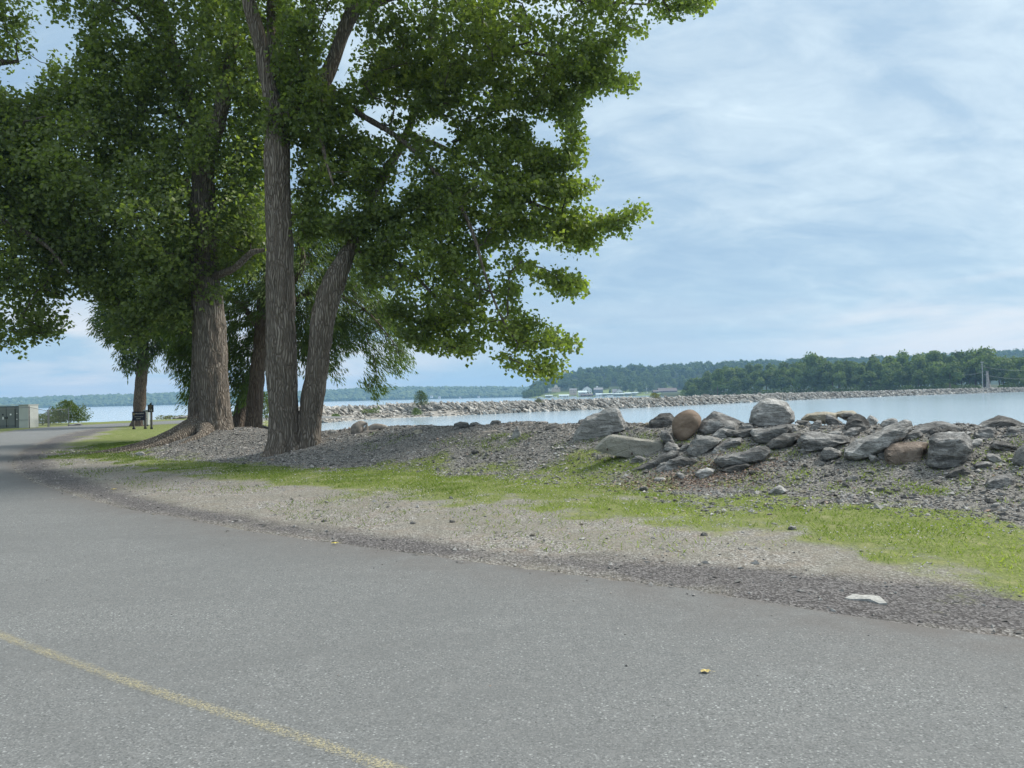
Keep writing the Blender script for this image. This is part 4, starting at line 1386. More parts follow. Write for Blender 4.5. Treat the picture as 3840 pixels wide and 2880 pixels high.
# ------------------------------------------------------------------ boulders
def boulder_mesh(name, outline, D, T, extra=(), rough=0.045, seed=0, sub=3, smooth_rock=False, sink=0.0, front=0.80, strat=0.0):
    """outline in photo px; D distance of the outline plane; T depth in m"""
    r = np.random.default_rng(seed + 500)
    o = np.array(outline, float)
    c = o.mean(0)
    hpx = o[:, 1].max() - o[:, 1].min()
    pts = [W(x, y, D) for x, y in o]
    for x, y in o:
        q = c + (np.array([x, y]) - c) * front + np.array([0, hpx * 0.07])
        pts.append(W(q[0], q[1], D - 0.38 * T * r.uniform(0.75, 1.2)))
    for x, y in o:
        q = c + (np.array([x, y]) - c) * 0.82
        pts.append(W(q[0], q[1], D + T * r.uniform(0.55, 0.8)))
    for x, y, dd in extra:
        pts.append(W(x, y, D + dd * T))
    pts = np.array(pts)
    # faces of the convex hull as half-spaces, softened into one closed surface
    cen0 = pts.mean(0)
    ext = (pts.max(0) - pts.min(0)) / 2
    size = float(np.linalg.norm(ext)) * 2
    q = (pts - cen0) / ext
    bm = bmesh.new()
    for p in q:
        bm.verts.new(p)
    res = bmesh.ops.convex_hull(bm, input=bm.verts[:])
    bm.normal_update()
    pl = {}
    for f in bm.faces:
        n_, off = f.normal, f.normal.dot(f.verts[0].co)
        if f.calc_area() > 1e-5:
            if off < 0:
                n_, off = -n_, -off
            pl[tuple(round(c_, 3) for c_ in n_)] = (n_[:], max(off, 0.05))
    bm.free()
    nrm_ = np.array([v_[0] for v_ in pl.values()])
    off_ = np.array([v_[1] for v_ in pl.values()])
    if not smooth_rock:
        # a few chipped corners
        ex = r.normal(0, 1, (6, 3))
        ex /= np.linalg.norm(ex, axis=1)[:, None]
        sup = (ex @ q.T).max(1)
        nrm_ = np.concatenate([nrm_, ex])
        off_ = np.concatenate([off_, sup * r.uniform(.90, .985, 6)])
    bm = bmesh.new()
    bmesh.ops.create_icosphere(bm, subdivisions=5 if size > 1.9 else (4 if size > 0.35 else 3), radius=1)
    d = np.array([v.co[:] for v in bm.verts])
    pw_ = 9 if smooth_rock else 40
    k_ = np.maximum(d @ nrm_.T, 0) / off_
    rad_ = 1.0 / (np.sum(k_ ** pw_, axis=1) ** (1.0 / pw_)) if smooth_rock else 1.0 / k_.max(1)
    co = d * rad_[:, None] * ext + cen0
    for v, p in zip(bm.verts, co):
        v.co = p
    bm.normal_update()
    no = np.array([v.normal[:] for v in bm.verts])
    wv = co / size
    tilt = wv @ np.array([0.3, 0.15, 1.0]) + 0.05 * fbm(wv * 3, 2, seed + 1)
    cell = vnoise(wv * 4.2 + seed, seed + 20)
    step_ = np.round(cell * 2.5) / 2.5
    dsp = fbm(wv * 3.0 + seed, 3, seed) * rough * (0.45 if smooth_rock else 0.18) + step_ * rough * (0.0 if smooth_rock else 0.42)
    dsp = dsp + (np.abs(fbm(wv * 9 + seed, 4, seed + 9)) - .2) * -rough * (0.15 if smooth_rock else 0.5)
    if not smooth_rock:
        st = vnoise(np.stack([tilt * 22, wv[:, 0] * 1.2, wv[:, 1] * 1.2], 1), seed + 3)
        dsp = dsp + (strat * .7 + .003) * np.sign(st) * np.abs(st) ** 0.5
        st2 = vnoise(np.stack([tilt * 55, wv[:, 0] * 3, wv[:, 1] * 3], 1), seed + 5)
        dsp = dsp + 0.004 * st2
    co = co + no * (dsp * size)[:, None]
    cen = co.mean(0)
    cen[2] = co[:, 2].min()
    for v, p in zip(bm.verts, co):
        v.co = p - cen
    me = bpy.data.meshes.new(name)
    for f in bm.faces:
        f.smooth = True
    bm.to_mesh(me)
    bm.free()
    if not smooth_rock:
        me.set_sharp_from_angle(angle=math.radians(20))
    return me, cen


def z6(l):
    return [(2050 + x / 2.4578, 1450 + y / 2.4578) for x, y in l]


def z7(l):
    return [(2900 + x / 2.3532, 1450 + y / 2.3532) for x, y in l]


def z3(l):
    return [(1100 + x / 2.0109, 1400 + y / 2.0109) for x, y in l]


BOULDERS = [
    # label, outline, material, thickness, distance offset, options
    ('large pale grey slab leaning left at the left end of the boulder pile', z6([(225, 505), (265, 400), (365, 275), (560, 190), (640, 182), (690, 270), (745, 355), (740, 382), (560, 440), (400, 512), (260, 522)]), 'rock_light', 0.45, 0.25, dict(strat=.004, front=.9)),
    ('small dark rock tucked against the left side of the large leaning slab', z6([(275, 355), (300, 308), (355, 300), (375, 350), (340, 400), (285, 398)]), 'rock_dark', 0.3, 0.8, dict(rough=.07)),
    ('flat tan slab with two rusty bolts lying in the grass', z6([(435, 570), (500, 500), (590, 433), (720, 470), (1070, 505), (1110, 560), (1060, 625), (940, 682), (780, 655), (560, 607)]), 'rock_tan', 0.22, 0.25, dict(front=.96, rough=.010, extra=z6([(940, 682)]) and [(*z6([(940, 680)])[0], -.3), (*z6([(1050, 520)])[0], -.25)])),
    ('dark jagged rock left of the round brown boulder', z6([(940, 370), (950, 320), (1050, 248), (1150, 250), (1200, 300), (1180, 420), (1040, 425), (980, 402)]), 'rock_dark', 0.45, 0.6, dict(rough=.08)),
    ('round brown boulder, the only smooth one in the pile', z6([(1118, 370), (1135, 290), (1200, 218), (1290, 178), (1360, 173), (1420, 213), (1468, 270), (1460, 330), (1420, 405), (1335, 492), (1262, 548), (1200, 548), (1145, 492), (1124, 425)]), 'brown', 0.62, 0.25, dict(smooth_rock=True, rough=.02)),
    ('peaked grey boulder with a bright right face beside the round brown boulder', z6([(1365, 412), (1440, 310), (1540, 208), (1600, 235), (1850, 340), (1870, 388), (1600, 442), (1480, 468), (1400, 462)]), 'rock', 0.7, 0.35, dict(extra=[(*z6([(1590, 385)])[0], -.55), (*z6([(1545, 230)])[0], -.1)], front=.6)),
    ('grey rock wedged under the round brown boulder at its lower left', z6([(1040, 455), (1060, 405), (1115, 393), (1145, 450), (1195, 560), (1150, 585), (1100, 540)]), 'rock', 0.35, 0.0, dict(rough=.06)),
    ('dark slab lying under the peaked grey boulder', z6([(1590, 425), (1640, 393), (1905, 383), (1890, 440), (1820, 478), (1610, 482)]), 'rock_dark', 0.5, 0.1, dict(strat=.012)),
    ('broken grey rock stained reddish brown on top, below the peaked boulder', z6([(1290, 620), (1320, 520), (1375, 440), (1470, 455), (1640, 485), (1530, 570), (1400, 655), (1300, 645)]), 'rock_mix', 0.4, 0.15, dict(rough=.07)),
    ('long thin dark slab pointing down left into the grass', z6([(720, 790), (860, 735), (1110, 618), (1230, 600), (1180, 660), (960, 765), (830, 785)]), 'rock_dark', 0.3, 0.05, dict(strat=.012)),
    ('half-buried grey slab below the round brown boulder', z6([(955, 808), (1060, 725), (1140, 668), (1240, 638), (1335, 660), (1290, 720), (1180, 775), (1020, 815)]), 'rock', 0.35, 0.2, dict(strat=.01)),
    ('broad sloping grey slab behind the long bright-edged block', z6([(1508, 612), (1540, 540), (1650, 490), (1790, 468), (1815, 500), (1740, 590), (1640, 640), (1550, 665)]), 'rock', 0.5, 0.35, dict(front=.85)),
    ('long grey block with a squared edge pointing right in the middle of the pile', z6([(1542, 680), (1560, 655), (1800, 600), (2040, 542), (2078, 600), (2045, 640), (1800, 712), (1620, 742), (1560, 712)]), 'rock', 0.5, 0.0, dict(strat=.008, front=.86)),
    ('thin dark slab half buried under the long squared block', z6([(1600, 770), (1640, 745), (1850, 700), (1900, 720), (1800, 780), (1640, 805)]), 'rock_dark', 0.35, 0.1, dict(strat=.012)),
    ('tallest grey boulder standing up against the water on the crest', [(2815, 1575), (2822, 1543), (2847, 1503), (2880, 1492), (2917, 1500), (2950, 1508), (2978, 1543), (2983, 1578), (2950, 1603), (2880, 1606), (2820, 1596)], 'rock_light', 0.8, 0.2, dict(rough=.06)),
    ('ragged slab lying below the tallest boulder', z6([(1882, 445), (1900, 418), (2085, 372), (2250, 330), (2270, 395), (2130, 470), (2020, 535), (1935, 522), (1890, 485)]), 'rock', 0.5, 0.1, dict(strat=.014)),
    ('long dark slab to the right of the squared block, under the crest gravel', [(2873, 1668), (2895, 1650), (2935, 1625), (3000, 1622), (3007, 1640), (2978, 1668), (2900, 1684), (2878, 1680)], 'rock_dark', 0.5, 0.0, dict(strat=.012)),
    ('thick grey slab with gravel spilled over its top left of the great tilted slab', z7([(222, 470), (250, 398), (340, 392), (665, 432), (700, 480), (640, 522), (430, 572), (400, 582), (270, 577), (232, 530)]), 'rock', 0.6, 0.1, dict(strat=.014)),
    ('cream-topped rock on the crest against the water', z7([(232, 292), (290, 240), (390, 222), (480, 228), (570, 240), (560, 300), (460, 327), (370, 302)]), 'rock_cream', 0.6, 0.7, dict(rough=.05)),
    ('pointed grey rock lying between the cream rock and the dark craggy one', z7([(455, 310), (465, 240), (520, 253), (620, 320), (605, 348), (490, 343)]), 'rock', 0.35, 0.5, dict(rough=.05)),
    ('flat pale slab on the crest right of the cream rock', z7([(520, 240), (600, 213), (700, 216), (745, 240), (760, 290), (640, 300)]), 'rock_cream', 0.6, 0.9, dict(strat=.01)),
    ('dark craggy rock on the crest above the thick slab', z7([(615, 350), (650, 270), (740, 243), (800, 258), (858, 350), (830, 412), (720, 442), (640, 412)]), 'rock_dark', 0.5, 0.3, dict(rough=.09)),
    ('small pale pointed rock peeking up behind the great tilted slab', z7([(820, 295), (855, 250), (900, 278), (930, 300), (890, 350), (850, 390), (828, 360)]), 'rock_light', 0.3, 0.7, dict(rough=.05)),
    ('great tilted slab with a bright upper edge rising to the right', z7([(598, 570), (720, 478), (1010, 338), (1180, 276), (1222, 308), (1238, 372), (1160, 442), (1040, 485), (980, 545), (760, 655), (680, 672), (625, 657)]), 'rock_light', 0.75, 0.1, dict(strat=.008, front=.80, extra=[(*z7([(640, 590)])[0], -.45), (*z7([(1060, 430)])[0], -.40)])),
    ('small pointed boulder between the thick slab and the great tilted slab', z7([(415, 610), (440, 538), (500, 526), (590, 570), (603, 612), (520, 642), (440, 645)]), 'rock', 0.35, -0.05, dict(rough=.05)),
    ('half-buried pinkish brown boulder under the great tilted slab', z7([(968, 590), (1000, 530), (1060, 500), (1250, 485), (1370, 490), (1340, 640), (1260, 722), (1160, 748), (1060, 732), (990, 682)]), 'rock_pink', 0.7, 0.3, dict(rough=.05)),
    ('wide dark slab on the crest behind the big blocky boulder', z7([(1215, 372), (1300, 338), (1480, 303), (1700, 358), (1792, 402), (1760, 445), (1400, 475), (1290, 455)]), 'rock', 0.7, 0.5, dict(strat=.012)),
    ('big blocky dark grey boulder right of the half-buried brown one', z7([(1343, 690), (1350, 610), (1392, 500), (1382, 430), (1420, 400), (1560, 402), (1700, 408), (1772, 470), (1772, 530), (1705, 660), (1600, 722), (1450, 748), (1368, 737)]), 'rock', 0.75, 0.1, dict(rough=.055, strat=.006)),
    ('flat grey rock leaning down to the right of the big blocky boulder', z7([(1765, 395), (1900, 418), (2005, 478), (2005, 512), (1820, 525), (1772, 480)]), 'rock', 0.4, 0.3, dict(strat=.01)),
    ('humped dark rock on the crest at the far right', z7([(1785, 355), (1880, 300), (2000, 257), (2080, 272), (2230, 325), (2150, 405), (2060, 418), (1900, 392)]), 'rock_dark', 0.7, 0.6, dict(rough=.05)),
    ('flat light slab at the right edge below the humped dark rock', z7([(2105, 412), (2135, 372), (2230, 355), (2330, 370), (2330, 410), (2140, 420)]), 'rock_light', 0.5, 0.2, dict(strat=.01)),
    ('layered dark wedge of rock in front of the big blocky boulder', z7([(1498, 795), (1530, 750), (1600, 720), (1682, 700), (1742, 745), (1705, 802), (1560, 820)]), 'rock_dark', 0.4, 0.1, dict(strat=.014)),
    ('brown-grey boulder cut by the right edge of the picture', z7([(2105, 660), (2150, 560), (2250, 490), (2340, 520), (2360, 690), (2230, 740), (2150, 700)]), 'rock_mix', 0.6, 0.1, dict(rough=.05)),
    ('blue-grey boulder sunk into the bank at the lower right', z7([(1850, 930), (1880, 820), (1960, 778), (2100, 765), (2170, 850), (2170, 940), (1900, 960)]), 'rock', 0.5, 0.35, dict(rough=.03)),
    ('pale flat stone bedded in the gravel below the thick slab', z7([(-45, 935), (5, 885), (65, 865), (125, 918), (75, 955), (-20, 965)]), 'rock_light', 0.3, 0.1, dict(rough=.03)),
    ('dark low mound of rock just left of the large leaning slab on the crest', z3([(1893, 420), (1940, 388), (1985, 385), (2012, 420), (1990, 436), (1910, 436)]), 'rock_dark', 0.5, 0.2, dict(rough=.05)),
    ('dark rounded boulder on the bank crest in the middle of the picture', z3([(1203, 415), (1215, 380), (1260, 367), (1318, 370), (1332, 395), (1300, 418), (1240, 425)]), 'rock_dark', 0.4, 0.2, dict(rough=.05)),
    ('low grey boulder right beside the dark rounded one on the crest', z3([(1322, 400), (1335, 375), (1380, 368), (1415, 385), (1412, 408), (1350, 415)]), 'rock', 0.4, 0.3, dict(rough=.05)),
    ('dark angular rock on the crest left of the driftwood log', z3([(1480, 385), (1500, 357), (1540, 352), (1565, 362), (1562, 390), (1510, 402)]), 'rock_dark', 0.4, 0.3, dict(rough=.05)),
    ('flat brownish stone on the bank slope below the crest gravel', z3([(890, 445), (925, 425), (965, 422), (975, 452), (935, 462)]), 'rock_cream', 0.3, 0.1, dict(rough=.03)),
    ('upright pale slab stuck in the bank below the driftwood log', z3([(1640, 490), (1665, 430), (1695, 403), (1718, 440), (1712, 485), (1680, 500)]), 'rock_light', 0.2, 0.1, dict(rough=.03)),
    ('small flat dark rock at the crest between gravel and log', z3([(1590, 400), (1600, 380), (1630, 378), (1650, 395), (1630, 408)]), 'rock_dark', 0.25, 0.3, dict(rough=.05)),
    ('pale weathered stone at the waterline behind the main trunk', z3([(268, 452), (285, 432), (325, 428), (345, 445), (320, 460)]), 'rock_light', 0.3, 0.3, dict(rough=.05)),
    ('pale stone lying on the grass by the spreading roots', [(508, 1700), (520, 1693), (538, 1695), (545, 1703), (530, 1709), (512, 1708)], 'rock_light', 0.2, 0.0, dict(rough=.03)),
    ('lone grey stone sitting in the grass in front of the pile', z7([(120, 1250), (150, 1222), (200, 1235), (210, 1258), (170, 1270)]), 'rock', 0.12, 0.02, dict(rough=.05)),
    ('white oblong stone low on the bank near the right edge', z7([(1908, 1055), (1935, 1025), (1995, 1017), (2008, 1040), (1960, 1075), (1925, 1080)]), 'rock_light', 0.12, 0.05, dict(rough=.02, smooth_rock=True)),
    ('oval light grey stone below the layered dark wedge', z7([(1675, 895), (1700, 878), (1745, 880), (1768, 900), (1740, 915), (1690, 915)]), 'rock_light', 0.15, 0.05, dict(rough=.02, smooth_rock=True)),
    ('tan oval stone beside the layered dark wedge', z7([(1700, 790), (1725, 772), (1765, 780), (1780, 800), (1750, 815), (1715, 810)]), 'rock_cream', 0.15, 0.05, dict(rough=.02, smooth_rock=True)),
    ('small orange stone alone on the gravel slope', z7([(550, 850), (575, 826), (608, 826), (600, 850), (570, 860)]), 'rock_pink', 0.08, 0.02, dict(rough=.03)),
    ('pale blue-grey stone among the leaf litter at the left foot of the bank', z6([(975, 868), (1000, 840), (1080, 835), (1112, 855), (1060, 880), (1000, 885)]), 'rock_light', 0.2, 0.05, dict(rough=.04)),
    ('dark stone half sunk below the leaf litter', z6([(848, 950), (860, 922), (920, 915), (942, 940), (920, 960), (870, 965)]), 'rock_dark', 0.15, 0.05, dict(rough=.04)),
]
for bi_, (lab, outl, mt, T, doff, opt) in enumerate(BOULDERS):
    opt = dict(opt)
    opt.pop('low', None)
    o_ = np.array(outl)
    kb = int(np.argmax(o_[:, 1]))
    hb = hit(o_[:, 0].mean() * 0.5 + o_[kb, 0] * 0.5, o_[kb, 1])
    D = hb[1] + doff + 0.25 * T
    me, cen = boulder_mesh('boulder', outl, D, T, seed=bi_, **opt)
    nm = 'boulder' if (o_[:, 0].max() - o_[:, 0].min()) > 45 else 'rock'
    o = link(nm, me, M[mt], None, tuple(cen))
    tag(o, lab, 'rock')
    if 'rusty bolts' in lab:
        for (bx, by) in z6([(557, 585), (783, 625)]):
            p = W(bx, by, D - 0.40 * T) - cen
            mb = MB()
            mb.bar(p + np.array([0, 0.1, 0]), p + np.array([0.0, -0.05, 0.01]), 0.012)
            mb.box(p + np.array([0, -0.05, 0.02]), (0.03, 0.02, 0.045))
            mb.build('rusty_bolt', plain('rust', (0.06, 0.04, 0.03)) if 'rust' not in bpy.data.materials else bpy.data.materials['rust'], o)

# angular rocks filling the pile between the big ones
r = np.random.default_rng(321)
FILL = [(2290, 1600, 60), (2395, 1700, 60), (2440, 1690, 50), (2520, 1700, 70), (2575, 1690, 60), (2590, 1745, 60), (2650, 1600, 60), (2700, 1650, 80), (2735, 1625, 60), (2790, 1640, 70), (2800, 1615, 50), (2850, 1640, 70),
        (2960, 1625, 60), (3010, 1600, 60), (3060, 1612, 60), (3130, 1650, 70), (3190, 1640, 70), (3080, 1695, 60), (3020, 1705, 50), (3310, 1720, 60), (3420, 1650, 80), (3450, 1690, 60), (3280, 1735, 55), (3650, 1680, 60), (3700, 1640, 70),
        (3760, 1690, 80), (3800, 1640, 70), (3740, 1740, 70), (3690, 1760, 60), (3610, 1790, 60), (2480, 1765, 60), (2640, 1790, 70), (2560, 1800, 50), (3560, 1640, 70), (2230, 1640, 50), (3330, 1600, 60), (3500, 1605, 50), (3180, 1570, 50)]
for q, (fx, fy, fw) in enumerate(FILL):
    k = 8
    an_ = np.linspace(0, 2 * math.pi, k, endpoint=False) + r.uniform(-.25, .25, k)
    tl_ = r.normal(-.2, .35)
    ax_, ay_ = fw * .62 * r.uniform(.8, 1.2), fw * .34 * r.uniform(.7, 1.3)
    ox, oy = np.cos(an_) * ax_ * r.uniform(.8, 1.1, k), np.sin(an_) * ay_ * r.uniform(.8, 1.1, k)
    ol = [(fx + a_ * math.cos(tl_) - b_ * math.sin(tl_), fy + a_ * math.sin(tl_) + b_ * math.cos(tl_) - fw * .2) for a_, b_ in zip(ox, oy)]
    hb = hit(fx, fy)
    me, cen = boulder_mesh('rock', ol, hb[1] + .12, .3, seed=700 + q, rough=.05, strat=.008)
    o = link('rock', me, M[('rock', 'rock_dark', 'rock', 'rock_light')[q % 4]], None, tuple(cen))
    tag(o, 'smallish angular rock wedged among the big boulders on the bank', 'rock', 'angular rocks filling the pile')

# medium loose stones: alike, one group
r = np.random.default_rng(77)
protos = []
for k in range(6):
    bm = bmesh.new()
    bmesh.ops.create_icosphere(bm, subdivisions=2, radius=1)
    co = np.array([v.co[:] for v in bm.verts])
    co = co * np.array([1, r.uniform(.6, .9), r.uniform(.4, .6)])
    pl = r.normal(0, 1, (7, 3))
    pl /= np.linalg.norm(pl, axis=1)[:, None]
    for q in pl:
        dd = co @ q
        lim = np.percentile(dd, 86)
        co = co - q * np.maximum(dd - lim, 0)[:, None] * 0.95
    co += fbm(co * 2 + k, 2, k)[:, None] * 0.08
    for v, p in zip(bm.verts, co):
        v.co = p
    me = bpy.data.meshes.new('stone')
    bm.to_mesh(me)
    bm.free()
    me.materials.append(M[('rock', 'rock_light', 'rock_dark', 'rock', 'rock_light', 'rock_cream')[k]])
    protos.append(me)
cnt = 0
tries = 0
while cnt < 210 and tries < 5000:
    tries += 1
    x0 = r.uniform(-7, 9.5)
    if r.uniform() < 0.6:
        x0 = r.uniform(1.5, 9.5)
    yc = float(np.interp(x0, [p[0] for p in CREST], [p[1] for p in CREST]))
    u = r.uniform()
    y0 = yc - r.uniform(-0.6, 3.6) if u < 0.86 else yc - r.uniform(3.5, 5.5)
    if u >= 0.86:
        x0 = r.uniform(-6, 8)
    if y0 < 7.0:
        continue
    s = min(0.17, r.lognormal(math.log(0.055), 0.45))
    if u >= 0.86:
        s = min(s, 0.05)
    z0 = float(terrain(np.array([x0]), np.array([y0]))[0])
    o = bpy.data.objects.new('stone', protos[r.integers(0, 6)])
    COL.objects.link(o)
    o.location = (x0, y0, z0 + s * 0.15)
    o.rotation_euler = (r.normal(0, .25), r.normal(0, .25), r.uniform(0, 6.28))
    o.scale = (s, s, s)
    tag(o, 'small loose stone lying on the gravel bank or the grass below it', 'stone', 'small loose stones on the bank')
    cnt += 1

# leaf litter / bark chips below the squared block
r = np.random.default_rng(31)
k = 2600
c_ = hit(*z6([(1450, 830)])[0])
px_ = c_[0] + r.normal(0, 0.75, k)
py_ = c_[1] + r.normal(0, 0.38, k)
pz_ = terrain(px_, py_) + 0.02
dirs = r.normal(0, 1, (k, 3)) * np.array([1, 1, .3])
v = leaf_quads(np.stack([px_, py_, pz_], 1), dirs, r.normal(0, .4, (k, 3)) + np.array([0, 0, 1]), r.uniform(.03, .06, k), r.uniform(.015, .03, k))
m, nt, b = new_mat('leaf_litter', 0.9, 0.2)
nt.links.new(ramp(nt, attr(nt, 'tone'), [(0, (0.09, 0.055, 0.04)), (0.5, (0.22, 0.14, 0.10)), (1, (0.42, 0.33, 0.26))]), b.inputs['Base Color'])
M['litter'] = m
o = link('leaf_litter', make_mesh('leaf_litter', v, np.arange(4 * k).reshape(-1, 4), col=np.repeat(r.uniform(0, 1, k), 4), smooth=False), m)
tag(o, 'reddish brown bark chips and dead leaves among the gravel below the rocks', 'leaf litter', kind='stuff')

ol = [G(x, y, 0.0) for x, y in [(3168, 2246), (3200, 2236), (3232, 2238), (3262, 2234), (3300, 2246), (3326, 2268), (3296, 2266), (3262, 2256), (3225, 2252), (3190, 2250)]]
c_ = np.mean(ol, axis=0)
tp_ = [p - c_ + np.array([0, 0, .008 + .006 * ((q * 5) % 3)]) for q, p in enumerate(ol)]
bt_ = [(p - c_) * 1.05 + np.array([0, 0, -.03]) for p in ol]
mb = MB()
k = len(ol)
mb.add(tp_ + bt_ + [np.array([0, 0, .022])], [(q, (q + 1) % k, 2 * k) for q in range(k)] + [(q + k, (q + 1) % k + k, (q + 1) % k, q) for q in range(k)])
tag(mb.build('rock', plain('bleached_stone', (0.33, 0.325, 0.305), .9, .4, 40), loc=tuple(c_)), 'flat bleached stone bedded at the edge of the dark shoulder', 'rock')

# fallen leaves on the road
for (lx, ly, lab, s, mt) in [(2645, 2520, 'yellow fallen leaf lying alone on the asphalt', 0.034, (0.5, 0.4, 0.16)), (1256, 2038, 'small yellow leaf at the edge of the asphalt', 0.045, (0.5, 0.42, 0.1)), (427, 1833, 'tiny yellow leaf on the dark shoulder near the bend', 0.06, (0.55, 0.45, 0.15))]:
    p = G(lx, ly, 0.016)
    mb = MB()
    ang = np.linspace(0, 6.283, 11)[:-1]
    rr_ = s * np.array([1, .75, .95, .7, .9, .8, 1.0, .7, .95, .75])
    vv = [(math.cos(t_) * q, math.sin(t_) * q * .7, 0.004 + 0.006 * (i_ % 2)) for i_, (t_, q) in enumerate(zip(ang, rr_))] + [(0, 0, 0.002)]
    mb.add(vv, [(i_, (i_ + 1) % 10, 10) for i_ in range(10)])
    mb.add([(s * .9, -.002, .003), (s * 1.6, -.01, .004), (s * 1.6, -.006, .004)], [(0, 1, 2)])
    o = mb.build('fallen_leaf', plain('fallen_leaf', mt, 0.8, 0.3, 30), loc=(p[0], p[1], 0.018 if lx != 427 else float(terrain(p[:1], p[1:2])[0]) + .01))
    tag(o, lab, 'leaf')


# driftwood
def tubes_obj(name, lines, m, lab, cat, seg=8, jag=0.15):
    allv, allf, n_ = [], [], 0
    for ln_ in lines:
        v, f, uv = trunk_tube(np.array(ln_, float), seg, 0.05, None, bark=0.02, seed=n_ + 5)
        allv.append(v)
        allf.append(f + n_)
        n_ += len(v)
    v = np.concatenate(allv)
    c = v.mean(0)
    c[2] = v[:, 2].min()
    o = link(name, make_mesh(name, v - c, np.concatenate(allf)), m, None, tuple(c))
    return tag(o, lab, cat)


def wd(x, y, D, rr):
    p = W(*z3([(x, y)])[0], D)
    return (*p, rr)


tubes_obj('driftwood_log', [[wd(1700, 402, 19.6, .10), wd(1750, 398, 19.5, .11), wd(1830, 390, 19.4, .10), wd(1920, 382, 19.3, .07)], [wd(1740, 395, 19.5, .05), wd(1700, 380, 19.5, .04), wd(1680, 378, 19.5, .02)]], M['drift'], 'weathered driftwood log lying along the bank crest in the middle', 'driftwood')
tubes_obj('driftwood_log', [[wd(1370, 472, 18.4, .07), wd(1440, 468, 18.2, .10), wd(1520, 462, 18.1, .12), wd(1600, 452, 18.0, .08)]], M['drift'], 'grey rotting log with a hollow end half buried in the bank slope', 'driftwood')
tubes_obj('driftwood_stump', [[wd(470, 462, 21.2, .16), wd(485, 420, 21.2, .20), wd(510, 385, 21.2, .13), wd(550, 375, 21.2, .03)], [wd(545, 460, 21.2, .09), wd(552, 410, 21.2, .06), wd(556, 372, 21.2, .015)],
                              [wd(560, 440, 21.3, .12), wd(620, 405, 21.3, .12), wd(680, 408, 21.3, .09), wd(745, 425, 21.3, .04)], [wd(520, 455, 21.2, .12), wd(590, 455, 21.2, .12), wd(650, 440, 21.2, .1)],
                              [wd(385, 440, 21.2, .025), wd(392, 408, 21.2, .015)]], M['drift'], 'broken driftwood stump with splintered roots just right of the big trunk', 'driftwood')

# ------------------------------------------------------------------ breakwater
BWN = [(-26.0, 106.5), (-22.5, 120), (-16.5, 125.5), (-10.3, 130), (4.2, 145), (21.7, 158), (50, 188), (91, 233), (150, 280), (227, 328), (300, 372)]
bw = resample([(x, y, 0) for x, y in BWN], 1.0)
tb = np.gradient(bw, axis=0)
tb /= np.linalg.norm(tb, axis=1)[:, None]
nb = np.stack([-tb[:, 1], tb[:, 0], 0 * tb[:, 0]], 1)     # away from the camera (left of travel)
root_s = np.linspace(0, 1, len(bw))
arc = np.arange(len(bw)) * 1.0
slope_w = np.where(arc < 30, 5.5 - 2.3 * arc / 30, 3.2)
top_z = np.where(arc < 20, 0.05, 0.18) + 0.12 * fbm(P3(arc * 0.15, 0 * arc), 2, 6)
top_z = np.where(arc > 300, 0.18 - (arc - 300) / 300, top_z)
prof = [(0 - 1.5, -2.6), (0, WZ - 0.05), (1, None), (1.5, None), (1.0, WZ)]
rows = []
for q in range(len(bw)):
    s_ = slope_w[q]
    base_ = bw[q]
    L_ = []
    for (o_, z_) in ((-1.6, -3.0), (0.0, WZ - 0.15), (s_ * 0.5, (WZ + top_z[q]) / 2 - 0.35), (s_, top_z[q] - 0.35), (s_ + 1.8, top_z[q] - 0.35), (s_ + 5, WZ - 0.3), (s_ + 7, -3.0)):
        p = base_ + nb[q] * o_
        L_.append((p[0], p[1], z_))
    rows.append(L_)
rows = np.array(rows)
k = rows.shape[1]
i = np.arange(len(rows) - 1)[:, None] * k + np.arange(k - 1)[None, :]
bq = np.stack([i, i + 1, i + k + 1, i + k], -1).reshape(-1, 4)
bwe = empty('breakwater', (4.2, 145, WZ), 'long low breakwater of tilted grey slabs running out across the water', 'breakwater')
off_b = np.array([4.2, 145, WZ])
link('core', make_mesh('core', rows.reshape(-1, 3) - off_b, bq, col=np.zeros(rows.shape[0] * k)), M['bw'], bwe)
# slab prototypes
r = np.random.default_rng(88)
slabs = []
for q in range(8):
    cube = np.array([[x, y, z] for z in (-1, 1) for y in (-1, 1) for x in (-1, 1)], float)
    cube = cube * np.array([1.15, r.uniform(.45, .7), r.uniform(.16, .30)]) + r.uniform(-.15, .15, (8, 3))
    slabs.append(cube)
CF = np.array([(0, 2, 3, 1), (4, 5, 7, 6), (0, 1, 5, 4), (2, 6, 7, 3), (0, 4, 6, 2), (1, 3, 7, 5)])


def rotm(ax, an):
    return np.array(Matrix.Rotation(an, 3, Vector(ax)))


items = []
nS = 7800
for _ in range(nS):
    q = int(len(bw) * r.uniform(0, 1) ** 1.35 * 0.999)
    s_ = slope_w[q]
    u = r.uniform(-0.05, 1.75) if r.uniform() < .8 else r.uniform(0.7, 1.2)
    o_ = u * s_ if u < 1 else s_ + (u - 1) * 2.6
    z_ = WZ + (top_z[q] - WZ) * min(1, max(0, u)) - 0.12
    p = bw[q] + nb[q] * o_ + tb[q] * r.uniform(-.5, .5)
    size = r.uniform(0.34, 0.74) if arc[q] > 34 else (r.uniform(0.12, 0.3) if u < 0.8 else r.uniform(0.45, 0.8))
    if arc[q] > 200:
        size = min(size, 0.62)
    flat_ = arc[q] <= 34 and u < .75
    Rm = rotm((0, 0, 1), math.atan2(tb[q][1], tb[q][0]) + r.normal(0, .3)) @ rotm((0, 1, 0), r.normal(0.1 if flat_ else 0.55, 0.22)) @ rotm((1, 0, 0), r.normal(0.45, 0.3))
    items.append((p[0], p[1], z_ + r.uniform(-.1, .12), size, Rm, int(r.integers(0, 8)), float(r.uniform(0, 1)), arc[q]))
